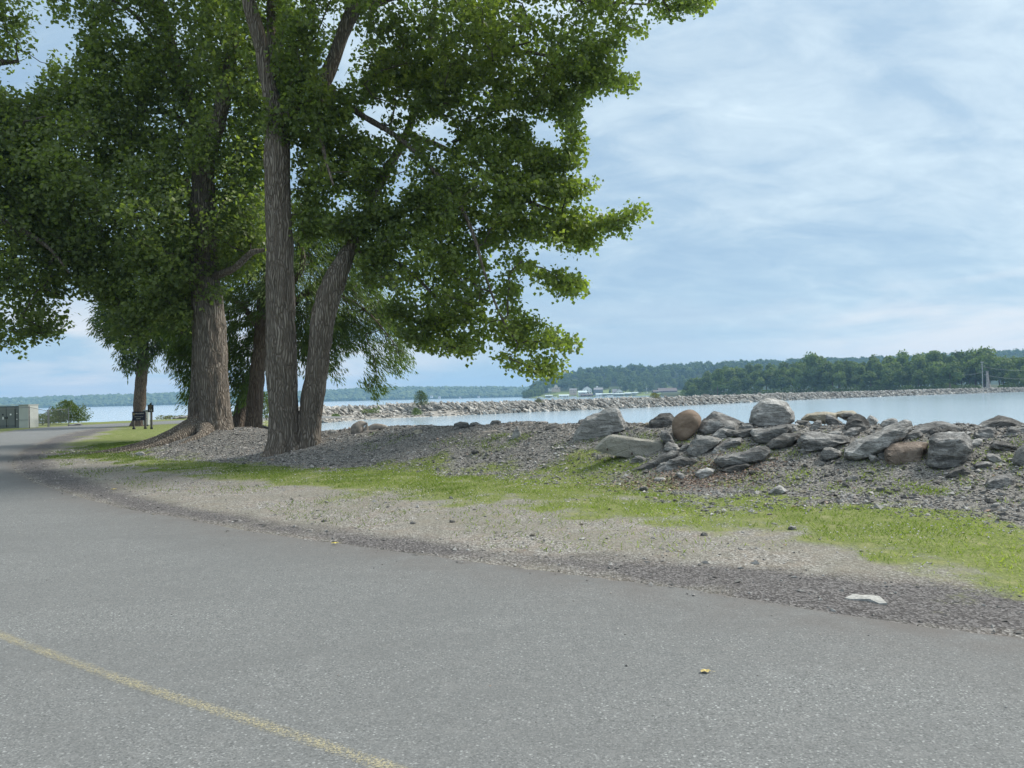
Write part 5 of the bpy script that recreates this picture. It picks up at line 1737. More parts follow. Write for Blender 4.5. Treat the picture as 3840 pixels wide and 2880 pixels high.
items.sort(key=lambda t_: -t_[3] / (t_[1]))      # largest in the picture first
smesh = []
for q in range(8):
    me = make_mesh('stone', slabs[q], CF, col=np.zeros(8), smooth=False)
    me.materials.append(M['bw'])
    smesh.append(me)
for (x, y, z, s, Rm, pi_, tn0, ar) in items[:290]:
    o = bpy.data.objects.new('stone', smesh[pi_])
    COL.objects.link(o)
    o.parent = bwe
    o.matrix_local = Matrix.Translation(Vector((x, y, z)) - Vector(off_b)) @ Matrix(Rm.tolist()).to_4x4() @ Matrix.Scale(s, 4)
rest = items[290:]
sv_ = np.concatenate([(slabs[t_[5]] * t_[3]) @ t_[4].T + np.array(t_[:3]) - off_b for t_ in rest])
sf_ = (CF[None] + (np.arange(len(rest)) * 8)[:, None, None]).reshape(-1, 4)
o = link('rubble', make_mesh('rubble', sv_, sf_, col=np.repeat([t_[6] for t_ in rest], 8), smooth=False), M['bw'], bwe)
o['kind'] = 'stuff'


# ------------------------------------------------------------------ shrubs
def shrub(name, label, cat, centre, w_, h_, n, L, m, r, group=None, loose=0.25, tone0=0.5, dpt=None):
    e = empty(name, centre, label, cat, group)
    dpt = dpt or w_ * 0.8
    a_ = r.uniform(0, 6.283, n)
    u = r.uniform(0, 1, n) ** 0.45
    zc_ = r.uniform(0.02, 1, n)
    prof_ = np.sqrt(np.clip(1 - (zc_ * 1.02 - 0.25) ** 2 / 0.62, 0.02, 1))
    lump = 1 + loose * 1.3 * fbm(np.stack([np.cos(a_) * 2.6 + centre[0], np.sin(a_) * 2.6, zc_ * 4], 1), 3, int(abs(centre[0] * 10)) % 97)
    x = np.cos(a_) * u * w_ / 2 * prof_ * lump
    y = np.sin(a_) * u * dpt / 2 * prof_ * lump
    z = zc_ * h_ * (1 + 0.7 * loose * fbm(np.stack([x * 3 / w_ * 2, y * 3 / w_ * 2, 0 * x], 1), 3, 8))
    pos = np.stack([x, y, z], 1)
    v = leaf_quads(pos, pos * np.array([1, 1, .4]) + r.normal(0, w_ * .25, (n, 3)) + np.array([0, 0, .4]), r.normal(0, .7, (n, 3)) + np.array([0, 0, .5]), L * r.uniform(.7, 1.3, n), L * r.uniform(.35, .6, n))
    link('foliage', make_mesh('foliage', v, np.arange(4 * n).reshape(-1, 4), col=np.repeat(np.clip(r.normal(tone0, .2, n), 0, 1), 4), smooth=False), m, e)
    mb = MB()
    for q in range(6):
        t_ = r.uniform(0, 6.283)
        mb.bar((0.03 * math.cos(t_), .03 * math.sin(t_), -.05), (w_ * .25 * math.cos(t_), w_ * .25 * math.sin(t_), h_ * .7), 0.015 * max(1, h_ / 1.5), 5)
    mb.build('stem', M['twig'], e)
    return e


r = np.random.default_rng(55)


def on_bw(px, yb, D):
    return tuple(W(px, yb, D))


shrub('shrub', 'dark green pyramid-shaped shrub growing on the left part of the breakwater', 'shrub', on_bw(1581, 1519, 128), 2.6, 2.3, 2600, 0.16, M['bush'], r, loose=.5, tone0=.25)
shrub('shrub', 'low bright green shrub on the shingle in front of the breakwater', 'shrub', on_bw(1562, 1556, 118), 1.7, 1.0, 1200, 0.14, M['bush'], r, loose=.5, tone0=.7)
shrub('shrub', 'small dry olive shrub on top of the breakwater', 'shrub', on_bw(2021, 1513, 150), 1.8, 0.9, 700, 0.16, M['dry'], r, loose=.6, tone0=.2)
shrub('shrub', 'yellow-green shrub on the breakwater in front of the far docks', 'shrub', on_bw(2456, 1494, 176), 2.6, 1.2, 1300, 0.18, M['dry'], r, loose=.4, tone0=.8)
for (px, D, w_, h_) in [(1375, 122, 2.2, .6), (1405, 123, 1.6, .8), (1260, 108, 1.3, .4)]:
    shrub('weed_clump', {1375: 'flat green weeds among boulders right of the main trunk', 1405: 'taller green weeds against the breakwater boulders', 1260: 'lone green tuft on the pale shingle'}[px], 'weeds', on_bw(px, 1400 + 300 / 2.01 if px != 1260 else 1400 + 328 / 2.01, D), w_, h_, 600, .14, M['bush'], r, tone0=.8)
for (px, yb, lab) in [(2100, 1507, 'a'), (3155, 1470, 'b')]:
    pass
# shrubs by the fence
p = G(264, 1583)
shrub('shrub', 'big round green bush standing on the lake shore behind the fence', 'bush', tuple(W(262, 1583, 66)), 2.8, 1.7, 4800, 0.15, M['bush'], r, loose=.6, tone0=.7)
shrub('shrub', 'lower left part of the lakeside scrub, next to the pale cabinet side', 'bush', tuple(W(160, 1590, 64)), 2.6, 0.75, 1800, 0.12, M['bush'], r, loose=.8, tone0=.55)
shrub('shrub', 'middle scrub between the two fence posts', 'bush', tuple(W(208, 1586, 65)), 2.2, 1.1, 1800, 0.12, M['bush'], r, loose=.7, tone0=.6)
# leafy shoot by the trunk
shrub('shrub', 'bright green sapling seen between the willow stem and the main trunk', 'shrub', tuple(W(1000, 1572, 60)), 1.3, 2.0, 900, 0.16, M['bush'], r, loose=.4, tone0=.9)
# far weeds on the point beyond the road
for q, (px, D) in enumerate([(610, 79), (640, 79.5), (680, 80), (715, 80)]):
    shrub('weed_clump', 'low weeds on the stony lake shore beyond the bend of the road', 'weeds', tuple(W(px, 1574 - q * .6, D)), 1.6, .4, 260, .14, M['dry'], r, group='weeds along the lake shore', tone0=.7)

# ------------------------------------------------------------------ cabinets, fence, signs, shore rocks at the left
M['cab'] = plain('grey_green_cabinet', (0.125, 0.138, 0.132), 0.6, 0.12, 1.0)
M['cabdoor'] = plain('cabinet_door', (0.145, 0.16, 0.153), 0.6, 0.08, 1.0)
M['pale'] = plain('pale_panel', (0.42, 0.44, 0.41), 0.6, 0.06, 1.0)
M['black'] = plain('black_metal', (0.015, 0.016, 0.018), 0.6, 0.2, 2.0)
M['steel'] = plain('galvanised_steel', (0.16, 0.17, 0.17), 0.5, 0.15, 4.0, metallic=0.3)
M['white'] = plain('white_paint', (0.75, 0.75, 0.73), 0.6, 0.05, 2.0)
M['orange'] = plain('warning_orange', (0.5, 0.3, 0.05), 0.6, 0.05)

DC = 57.0
c0_ = W(0, 1612, DC)
c1_ = W(72, 1609, DC)
c2_ = W(108, 1607.5, DC)
zc0 = float(terrain(np.array([c1_[0]]), np.array([DC]))[0])
ppm = F / DC
x_l, x_m, x_r = c0_[0], W(70, 1600, DC)[0], W(107, 1600, DC)[0]
topz = W(70, 1522, DC)[2]
cab = empty('equipment_cabinet', (x_l, DC, zc0), 'grey-green metal equipment cabinet with double doors and a pale side, at the left edge', 'cabinet')
xl2 = x_l - 1.4
mb = MB()
mb.box(((x_m + xl2) / 2 - x_l, 0.6, (topz - zc0) / 2), (x_m - xl2, 1.2, topz - zc0))
mb.build('body', M['cab'], cab)
MB().box(((x_m + x_r) / 2 - x_l, 0.62, (topz - zc0) / 2 + .03), (x_r - x_m - .02, 1.2, topz - zc0 + 0.05)).build('side_panel', M['pale'], cab)
MB().box(((x_m + x_r) / 2 - x_l, 0.01, 0.62), (x_r - x_m - .04, 0.012, 0.02)).build('seam', M['steel'], cab)
MB().box(((xl2 + x_r) / 2 - x_l, 0.6, topz - zc0 + .08), (x_r - xl2 + .06, 1.28, 0.04)).build('roof', M['pale'], cab)
for (a_, b_) in [(0, 24), (26, 57)]:
    xa, xb = W(a_, 1600, DC)[0] - x_l, W(b_, 1600, DC)[0] - x_l
    d_ = MB().box(((xa + xb) / 2, -0.015, (topz - zc0) * .5 + .06), (xb - xa, .03, (topz - zc0) * .80)).build('door', M['cabdoor'], cab)
    MB().box((xb - .06 if a_ == 0 else xa + .06, -.05, (topz - zc0) * .48), (.05, .04, .16)).build('handle', M['black'], d_)
    MB().box(((xa + xb) / 2 + (-.0), -.034, (topz - zc0) * .62), (.12, .006, .12)).build('warning_label', M['black'] if a_ == 0 else M['white'], d_)
MB().box((W(13, 1600, DC)[0] - x_l, -.036, (topz - zc0) * .46), (.10, .006, .2)).build('notice', M['white'], cab)
MB().box((W(64, 1600, DC)[0] - x_l, -.008, (topz - zc0) * .40), (.06, .01, .07)).build('notice', M['white'], cab)
MB().box((W(64, 1600, DC)[0] - x_l, -.008, (topz - zc0) * .66), (.06, .01, .07)).build('notice', M['white'], cab)
mb = MB()
for bxx in (W(57.5, 1600, DC)[0] - x_l, W(25, 1600, DC)[0] - x_l):
    mb.box((bxx, -.02, (topz - zc0) * .5), (.03, .03, (topz - zc0) * .9))
mb.build('door_frame', M['black'], cab)

fe = empty('chain_link_fence', (c2_[0], 56.6, zc0), 'thin chain-link fence with angled barbed-wire arms beside the cabinet', 'fence')
fz = np.array([c2_[0], 56.6, zc0])
posts = [(110, 1607, 1523, 56.4, False), (180, 1602, 1537, 58.2, False), (184, 1602, 1534, 58.4, True), (258, 1599, 1530, 59.5, True)]
pts_top = []
for (px, yb, yt, D, arm) in posts:
    a_ = W(px, yb, D) - fz
    a_[2] -= .05
    b_ = W(px - 1, yt, D) - fz
    mb = MB()
    mb.bar(a_, b_, 0.035)
    mb.build('post', M['steel'] if px != 110 else M['black'], fe)
    if arm:
        mb = MB()
        mb.bar(b_, W(px + (6 if px < 200 else 10), yt - (11 if px < 200 else 10), D - .2) - fz, 0.025)
        mb.build('arm', M['steel'], fe)
    pts_top.append(W(px - 1, yt + 4, D) - fz)
mb = MB()
lft = W(-60, 1540, 55.5) - fz
for a_, b_ in zip([lft] + pts_top[:-1], pts_top):
    mb.bar(a_, b_, 0.02)
mb.build('top_rail', M['steel'], fe)
m, nt, b = new_mat('chain_link_mesh', 0.6, 0.3)
t = N(nt, 'ShaderNodeTexCoord')
b.inputs['Base Color'].default_value = (0.2, 0.21, 0.21, 1)
wv = N(nt, 'ShaderNodeTexWave', wave_type='BANDS', bands_direction='DIAGONAL')
wv.inputs['Scale'].default_value = 6
nt.links.new(t.outputs['Object'], wv.inputs['Vector'])
wv2 = N(nt, 'ShaderNodeTexWave', wave_type='BANDS', bands_direction='DIAGONAL')
wv2.inputs['Scale'].default_value = 6
nt.links.new(mapping(nt, t.outputs['Object'], (-1, 1, 1)), wv2.inputs['Vector'])
mxm = math_n(nt, 'MAXIMUM', wv.outputs['Fac'], wv2.outputs['Fac'])
tr = N(nt, 'ShaderNodeBsdfTransparent')
mx = N(nt, 'ShaderNodeMixShader')
nt.links.new(ramp(nt, mxm, [(0.972, 0.0), (0.99, 1.0)]), mx.inputs[0])
nt.links.new(tr.outputs[0], mx.inputs[1])
nt.links.new(b.outputs[0], mx.inputs[2])
nt.links.new(mx.outputs[0], nt.nodes['Material Output'].inputs[0])
mb = MB()
for a_, b_ in zip(pts_top[:-1], pts_top[1:]):
    mb.add([(a_[0], a_[1], 0.05), (b_[0], b_[1], 0.05), (b_[0], b_[1], b_[2]), (a_[0], a_[1], a_[2])], [(0, 1, 2, 3)])
mb.build('wire_mesh', m, fe)
for (px, py, D, sz_, lab) in [(284, 1594, 61, (.75, .35, .26), 'grey boulder at the roadside just right of the last fence post'), (133, 1603, 58, (.18, .2, .08), 'little dark stone in the grass right of the cabinet'), (117, 1590, 62, (.25, .2, .12), 'small dark stone by the foot of the cabinet, farther back')]:
    p = W(px, py, D)
    o = bpy.data.objects.new('rock', protos[3])
    COL.objects.link(o)
    zt_ = float(terrain(p[:1], p[1:2])[0])
    o.location = (p[0], p[1], zt_ + sz_[2] * .3)
    o.scale = sz_
    tag(o, lab, 'rock')
for q in range(14):
    px = 590 + q * 10.5
    p = W(px, 1578 - q * .25, 78.5 + (q % 3) * .4)
    o = bpy.data.objects.new('rock', protos[q % 6])
    COL.objects.link(o)
    zt_ = float(terrain(p[:1], p[1:2])[0])
    s = .2 + .14 * ((q * 7) % 3)
    o.location = (p[0], p[1], zt_ + .1)
    o.scale = (s * 1.4, s, s)
    o.rotation_euler = (0, 0, q)
    tag(o, 'pale rock on the lake shore beyond the bend of the road', 'rock', 'rocks lining the lake shore')


def letters(mb, x0, x1, z, h, rr, words=2):
    """a row of small letter-sized blocks: print too small to read"""
    x = x0
    while x < x1:
        w_ = rr.uniform(.55, .95) * h
        if x + w_ > x1:
            break
        t_ = h * .2
        mb.box((x + t_ / 2, 0, z), (t_, .004, h))
        if rr.uniform() < .7:
            mb.box((x + w_ - t_ / 2, 0, z), (t_, .004, h))
        for dz in rr.choice([-.4, 0, .4], 2, replace=False):
            mb.box((x + w_ / 2, .0007, z + dz * h), (w_ - .001, .003, t_ * .8))
        x += w_ + h * .28
        if rr.uniform() < .16:
            x += h * .5
    return mb


M['signblue'] = plain('dark_navy_board', (0.006, 0.007, 0.018), 0.5, 0.1)
M['signblack'] = plain('black_board', (0.006, 0.007, 0.009), 0.5, 0.1)
M['cream'] = plain('faded_lettering', (0.32, 0.31, 0.29), 0.7, 0.1)
M['gold'] = plain('gold_lettering', (0.34, 0.26, 0.10), 0.7, 0.1)
M['post'] = plain('weathered_post', (0.10, 0.09, 0.08), 0.9, 0.3, 5)
rr = np.random.default_rng(4)
DS = 48.5
pa, pb = W(502, 1601, DS), W(545, 1600, DS)
zl = float(terrain(pa[:1], pa[1:2])[0])
sg = empty('information_sign', (pa[0], pa[1], zl), 'wide dark navy sign board on two posts in front of the far willow', 'sign')
o_ = np.array([pa[0], pa[1], zl])
for p_, nm in ((pa, 'post'), (pb, 'post')):
    q = p_ - o_
    MB().box((q[0], q[1], .55), (.12, .09, 1.12)).build('post', M['post'], sg)
    MB().box((q[0], q[1], .04), (.15, .13, .12)).build('post_foot', M['black'], sg)
bl, br_ = W(498, 1544, DS) - o_, W(547, 1576, DS) - o_
MB().box(((bl[0] + br_[0]) / 2, -.07, (bl[2] + br_[2]) / 2), (br_[0] - bl[0], .04, bl[2] - br_[2])).build('board', M['signblue'], sg)
bw_, bh_ = br_[0] - bl[0], bl[2] - br_[2]


def at_b(u, v_):
    return bl[0] + u * bw_, bl[2] - v_ * bh_


mb = MB()
letters(mb, at_b(.26, 0)[0], at_b(.94, 0)[0], at_b(0, .22)[1], bh_ * .13, rr)
letters(mb, at_b(.18, 0)[0], at_b(.84, 0)[0], at_b(0, .58)[1], bh_ * .075, rr)
letters(mb, at_b(.32, 0)[0], at_b(.70, 0)[0], at_b(0, .80)[1], bh_ * .10, rr)
for v_ in mb.v:
    v_[:, 1] += -.094
mb.build('lettering', M['cream'], sg)['kind'] = 'stuff'
mb = MB()
cx_, cz_ = at_b(.135, .28)
th = np.linspace(0, 2 * math.pi, 25)[:-1]
ro_, ri_ = bh_ * .13, bh_ * .095
vv = [(cx_ + ro_ * math.cos(t_), -.094, cz_ + ro_ * math.sin(t_)) for t_ in th] + [(cx_ + ri_ * math.cos(t_), -.094, cz_ + ri_ * math.sin(t_)) for t_ in th]
mb.add(vv, [(i_, (i_ + 1) % 24, (i_ + 1) % 24 + 24, i_ + 24) for i_ in range(24)])
mb.box((cx_, -.094, cz_), (ri_ * 1.1, .003, ri_ * .5))
mb.box((cx_, -.0935, cz_), (ri_ * .4, .003, ri_ * 1.3))
mb.build('emblem', M['gold'], sg)

pp = W(567.5, 1607, 47.5)
zl = float(terrain(pp[:1], pp[1:2])[0])
s2 = empty('number_sign', (pp[0], pp[1], zl), 'small black sign on a single post showing the white number 16', 'sign')
o_ = np.array([pp[0], pp[1], zl])
bl, br_ = W(555.5, 1518, 47.5) - o_, W(577, 1545.5, 47.5) - o_
bw_, bh_ = br_[0] - bl[0], bl[2] - br_[2]
MB().box((0, .03, br_[2] / 2 + .1), (.11, .09, br_[2] + .3)).build('post', M['post'], s2)
MB().box((0.02, -.01, .04), (.13, .1, .14)).build('post_foot', M['black'], s2)
MB().box(((bl[0] + br_[0]) / 2, -.045, (bl[2] + br_[2]) / 2), (bw_, .04, bh_)).build('board', M['signblack'], s2)
# curved pointed finial on top
mb = MB()
fx = (bl[0] + br_[0]) / 2
prof_ = [(-.07, 0), (.03, 0), (.06, .03), (.05, .09), (.075, .155), (.03, .13), (-.03, .08), (-.06, .04)]
Mx = Matrix.Translation((fx, -.045, bl[2] - .005))
mb.prism(prof_, .05, Mx)
mb.build('finial', M['signblack'], s2)
mb = MB()
letters(mb, bl[0] + .12 * bw_, bl[0] + .9 * bw_, bl[2] - .17 * bh_, bh_ * .09, rr)
letters(mb, bl[0] + .2 * bw_, bl[0] + .82 * bw_, bl[2] - .42 * bh_, bh_ * .085, rr)
for v_ in mb.v:
    v_[:, 1] += -.068
mb.build('lettering', M['gold'], s2)['kind'] = 'stuff'
cu = bpy.data.curves.new('number', 'FONT')
cu.body = '16'
cu.size = bh_ * .46
cu.align_x = 'CENTER'
cu.align_y = 'CENTER'
cu.extrude = .002
cu.offset = .004
tmp = bpy.data.objects.new('number', cu)
COL.objects.link(tmp)
dg = bpy.context.evaluated_depsgraph_get()
me = bpy.data.meshes.new_from_object(tmp.evaluated_get(dg))
bpy.data.objects.remove(tmp)
me.materials.clear()
o = link('number', me, M['cream'], s2)
o.rotation_euler = (math.pi / 2, 0, 0)
o.location = ((bl[0] + br_[0]) / 2, -.069, bl[2] - .74 * bh_)

# white post-mounted box behind the signs
pw = W(549, 1578, 55)
zl = float(terrain(pw[:1], pw[1:2])[0])
kb_ = empty('notice_box', (pw[0], pw[1], zl), 'narrow pale box standing behind the two dark signs', 'box')
MB().box((0, 0, .65), (.36, .3, 1.1)).build('body', M['pale'], kb_)
MB().box((0, -.16, 1.12), (.40, .02, .05)).build('lid', M['black'], kb_)
MB().box((.05, -.16, .55), (.14, .02, .04)).build('slot', M['black'], kb_)
MB().box((0, 0, .06), (.2, .2, .14)).build('foot', M['black'], kb_)

# ------------------------------------------------------------------ far side: hills and woods
def far_tree_mesh(seed, n, card, h=15.0, w=11.0, conifer=False):
    r = np.random.default_rng(seed)
    k = r.integers(9, 14)
    bc, br = [], []
    for q in range(k):
        z = r.uniform(.28, .88) * h
        wz = w * .5 * math.sin(math.pi * min(1, .18 + (z / h) * .82)) * 1.0
        a_ = r.uniform(0, 6.283)
        rr_ = r.uniform(.15, .75) * wz
        bc.append((math.cos(a_) * rr_, math.sin(a_) * rr_, z))
        br.append(r.uniform(.16, .27) * w)
    bc.append((0, 0, h * .82))
    br.append(.2 * w)
    bc, br = np.array(bc), np.array(br)
    pick = r.integers(0, len(bc), n)
    d = r.normal(0, 1, (n, 3))
    d /= np.linalg.norm(d, axis=1)[:, None]
    rad = br[pick] * r.uniform(.72, 1.08, n)
    pos = bc[pick] + d * rad[:, None] * np.array([1, 1, .85])
    nor = d + r.normal(0, .45, (n, 3)) + np.array([0, 0, .25])
    dirs = np.cross(nor, r.normal(0, 1, (n, 3)))
    s = card * r.uniform(.6, 1.4, n)
    v = leaf_quads(pos, dirs, nor, s, s * .9)
    tn_ = np.clip(.35 + .25 * r.normal(0, 1, n) * .5 + .3 * (pick / len(bc) - .5), 0, 1)
    return v, np.repeat(tn_, 4)


protoT = []
for q in range(7):
    v, tt = far_tree_mesh(900 + q, 1500, 1.0, 15, (12, 11, 13, 9, 12.5, 8, 11)[q])
    me = make_mesh('crown', v, np.arange(len(v)).reshape(-1, 4), col=tt, smooth=False)
    me.materials.append(M['wood_leaf'])
    tv, tf, _u = tube_arr(np.array([(0, 0, -1), (0.1, 0, 4), (0, .2, 8), (.1, 0, 11)]), np.array([.38, .3, .2, .08]), 6)
    mt_ = make_mesh('trunk', tv, tf)
    mt_.materials.append(M['bark2'])
    protoT.append((me, mt_))


def far_tree(x, y, z, h, wsc, kind, label, group, r, name='broadleaf_tree'):
    e = bpy.data.objects.new(name, None)
    COL.objects.link(e)
    e.location = (x, y, z)
    s = h / 15.0
    e.scale = (s * wsc, s * wsc, s)
    e.rotation_euler = (0, 0, r.uniform(0, 6.28))
    e.empty_display_size = 1
    tag(e, label, 'tree', group)
    for me, nm in zip(protoT[kind], ('crown', 'trunk')):
        c = bpy.data.objects.new(nm, me)
        COL.objects.link(c)
        c.parent = e
    return e


# point of land with the houses (about 1000 m) and the ridge behind it
SKY = [(1955, 1470), (1985, 1440), (2030, 1425), (2080, 1404), (2135, 1398), (2172, 1382), (2300, 1371), (2400, 1368), (2465, 1372), (2580, 1360), (2710, 1356), (2900, 1350), (3200, 1340), (3500, 1326), (3700, 1318), (3840, 1308), (4000, 1300), (4400, 1290)]


def horizon(px):
    return 1486 - 0.02269 * (px - 1920)


rows = []
pxs = np.arange(1950, 4401, 25)
Ds = np.array([985, 1000, 1030, 1070, 1120, 1180, 1250, 1330, 1420, 1520])
for D in Ds:
    for px in pxs:
        ysk = np.interp(px, [p[0] for p in SKY], [p[1] for p in SKY])
        H = (horizon(px) - ysk) / F * 1330 + 1.6 - 13
        t_ = (D - 1000) / 330
        lawn = np.interp(px, [1950, 2000, 2200, 2500, 2700], [.2, 1, 1, .7, .6])
        z = WZ + (H - WZ) * sstep(-.08, 1.0, np.array([t_]))[0] * min(1, 1)
        z = max(z, -1.2 + 0.004 * (D - 1000)) if D >= 1000 else -3.0
        taper = sstep(1950, 2010, np.array([px]))[0]
        z = z * taper - 3 * (1 - taper)
        if D > 1420:
            z = min(z, H * .6)
        x, y, _ = W(px, 1440, D)
        rows.append((x, y, z))
rows = np.array(rows)
nx, ny = len(pxs), len(Ds)
i = np.arange(ny - 1)[:, None] * nx + np.arange(nx - 1)[None, :]
hq = np.stack([i, i + 1, i + nx + 1, i + nx], -1).reshape(-1, 4)
lm_ = []
for D in Ds:
    for px in pxs:
        lim = np.interp(px, [1962, 2000, 2040, 2100, 2180, 2330, 2420, 2500, 2620], [1015, 1045, 1075, 1090, 1090, 1075, 1045, 1060, 1020])
        lm_.append(1.0 if D < lim + 12 and px < 2640 else 0.0)
m, nt, b = new_mat('hill_ground', 0.95, 0.1)
geo = N(nt, 'ShaderNodeNewGeometry')
gc = ramp(nt, noise_n(nt, geo.outputs['Position'], 0.05, 4), [(0.35, (0.12, 0.16, 0.045)), (0.65, (0.20, 0.24, 0.085))])
nt.links.new(mixc(nt, attr(nt, 'lawn'), (0.03, 0.045, 0.018), gc), b.inputs['Base Color'])
o = link('hill', make_mesh('hill', rows, hq, col={'lawn': lm_}), m)
o['kind'] = 'structure'
HZ = rows[:, 2].reshape(ny, nx)


def hill_z(px, D, nx=nx, ny=ny):
    a_ = np.interp(D, Ds, np.arange(ny))
    b_ = np.interp(px, pxs, np.arange(nx))
    i0, j0 = int(min(a_, ny - 2)), int(min(b_, nx - 2))
    fa, fb = a_ - i0, b_ - j0
    return (HZ[i0, j0] * (1 - fa) * (1 - fb) + HZ[i0 + 1, j0] * fa * (1 - fb) + HZ[i0, j0 + 1] * (1 - fa) * fb + HZ[i0 + 1, j0 + 1] * fa * fb)


r = np.random.default_rng(200)
HT = 'tree of the wooded hill across the lake above the houses'
spots = []
tries = 0
while len(spots) < 1150 and tries < 20000:
    tries += 1
    px = r.uniform(1962, 3980)
    D = 1010 + 480 * r.uniform(0, 1) ** 1.2
    if px < 2620:
        lim = np.interp(px, [1962, 2000, 2040, 2100, 2180, 2330, 2420, 2500, 2620], [1015, 1045, 1075, 1090, 1090, 1075, 1045, 1060, 1020])
        if D < lim:
            continue
    elif D < 1180:
        continue
    spots.append((px, D))
spots.sort(key=lambda s: (s[0] > 2620, s[1]))
farv, fart, nfar = [], [], 0
variants = [far_tree_mesh(950 + q, 170, 2.6, 15, 11.5) for q in range(5)]
for k, (px, D) in enumerate(spots):
    z = hill_z(px, D)
    x, y, _ = W(px, 1440, D)
    h = r.uniform(10, 16) * (1 if px > 2000 else .8)
    if k < 170:
        far_tree(x, y, z, h, r.uniform(.9, 1.2), int(r.integers(0, 7)), HT, 'trees on the hill across the lake', r)
    else:
        v, tt = variants[int(r.integers(0, 5))]
        a_ = r.uniform(0, 6.28)
        s = h / 15
        vv = v * np.array([s * 1.15, s * 1.15, s])
        vv = np.stack([vv[:, 0] * math.cos(a_) - vv[:, 1] * math.sin(a_), vv[:, 0] * math.sin(a_) + vv[:, 1] * math.cos(a_), vv[:, 2]], 1) + np.array([x, y, z])
        farv.append(vv)
        fart.append(np.clip(tt + r.normal(0, .12), 0, 1))
fv = np.concatenate(farv)
o = link('hill_woods', make_mesh('hill_woods', fv, np.arange(len(fv)).reshape(-1, 4), col=np.concatenate(fart), smooth=False), M['wood_leaf'])
tag(o, 'continuous woods covering the ridge across the lake', 'woods', kind='stuff')
# explicit trees near houses and big tip trees
for (px, D, h, kd) in [(1965, 1004, 9, 0), (1978, 1006, 11, 1), (1990, 1010, 12, 2), (2004, 1020, 12, 4), (2018, 1030, 12, 0), (2218, 1022, 13, 3), (2288, 1030, 8, 5), (2345, 1045, 17, 0), (2372, 1040, 16, 2), (2400, 1035, 14, 4), (2441, 1050, 10, 1), (2415, 1055, 15, 6)]:
    x, y, _ = W(px, 1440, D)
    far_tree(x, y, hill_z(px, D), h, 1.1, kd, 'tree standing among the lakeside houses on the far shore', 'trees among the houses', r)

# the darker wood just behind the breakwater (330-520 m)
bank = []
bpx = np.arange(2480, 4500, 40)
for px in bpx:
    D0_ = np.interp(px, [2480, 2560, 3000, 3500, 3840, 4500], [640, 540, 450, 372, 345, 330])
    for dd, z in ((-6, -3.0), (0, -1.5), (10, -.6), (60, .5), (200, 2.0), (500, 2.5), (560, -3)):
        x, y, _ = W(px, 1440, D0_ + dd)
        bank.append((x, y, z))
bank = np.array(bank)
k = 7
i = np.arange(len(bpx) - 1)[:, None] * k + np.arange(k - 1)[None, :]
bq = np.stack([i, i + k, i + k + 1, i + 1], -1).reshape(-1, 4)
link('far_bank', make_mesh('far_bank', bank, bq), M['forest_floor'])['kind'] = 'structure'
NSKY = [(2540, 1462), (2570, 1432), (2620, 1412), (2670, 1382), (2720, 1372), (2800, 1366), (2900, 1362), (3000, 1348), (3020, 1330), (3055, 1320), (3090, 1338), (3140, 1342), (3225, 1344), (3290, 1334), (3370, 1320), (3400, 1318), (3480, 1320), (3530, 1314), (3585, 1328), (3620, 1314), (3670, 1302), (3710, 1310), (3740, 1334), (3790, 1330), (3840, 1320), (4200, 1315)]
r = np.random.default_rng(201)
WL = 'broadleaf tree in the dark wood behind the breakwater'
cntw = 0
for row, dd, hf in ((0, 3, .60), (1, 14, .80), (2, 30, .93), (3, 50, 1.0)):
    px = 2560 + row * 12
    while px < 4050:
        D = np.interp(px, [2480, 2560, 3000, 3500, 3840, 4500], [640, 540, 450, 372, 345, 330]) + dd + r.uniform(-4, 4)
        ysk = np.interp(px, [p[0] for p in NSKY], [p[1] for p in NSKY])
        Hm = (horizon(px) - ysk) / F * D + 1.6
        z = -.6 if row == 0 else .2
        if row == 0 and 3570 < px < 3800:
            px += 30
            continue
        h = max(4, (Hm - z) * hf * r.uniform(.92, 1.06 if row == 3 else 1.12))
        x, y, _ = W(px, 1440, D)
        far_tree(x, y, z, h, r.uniform(.8, 1.15) * min(1.3, 12 / h + .25), int(r.integers(0, 7)), WL, 'trees of the wood behind the breakwater', r)
        cntw += 1
        px += 11.0 / D * F * r.uniform(.55, .95)
for (px_t, D_t, ytop, ws, kd, lb_t) in [(3056, 446, 1326, 1.0, 2, 'tallest light green tree rising above the left part of the wood behind the breakwater'), (3562, 358, 1360, 1.1, 1, 'light green feathery tree standing forward of the wood left of the utility pole'),
                                       (3690, 392, 1300, 1.1, 4, 'tallest dark tree at the right, behind the utility pole'), (2690, 480, 1378, .9, 3, 'tall narrow dark tree near the left end of the wood behind the breakwater')]:
    x, y, _ = W(px_t, 1440, D_t)
    h_t = (horizon(px_t) - ytop) / F * D_t + 1.6 + .5
    far_tree(x, y, -.5, h_t, ws * min(1.1, 12 / h_t + .3), kd, lb_t, None, r)
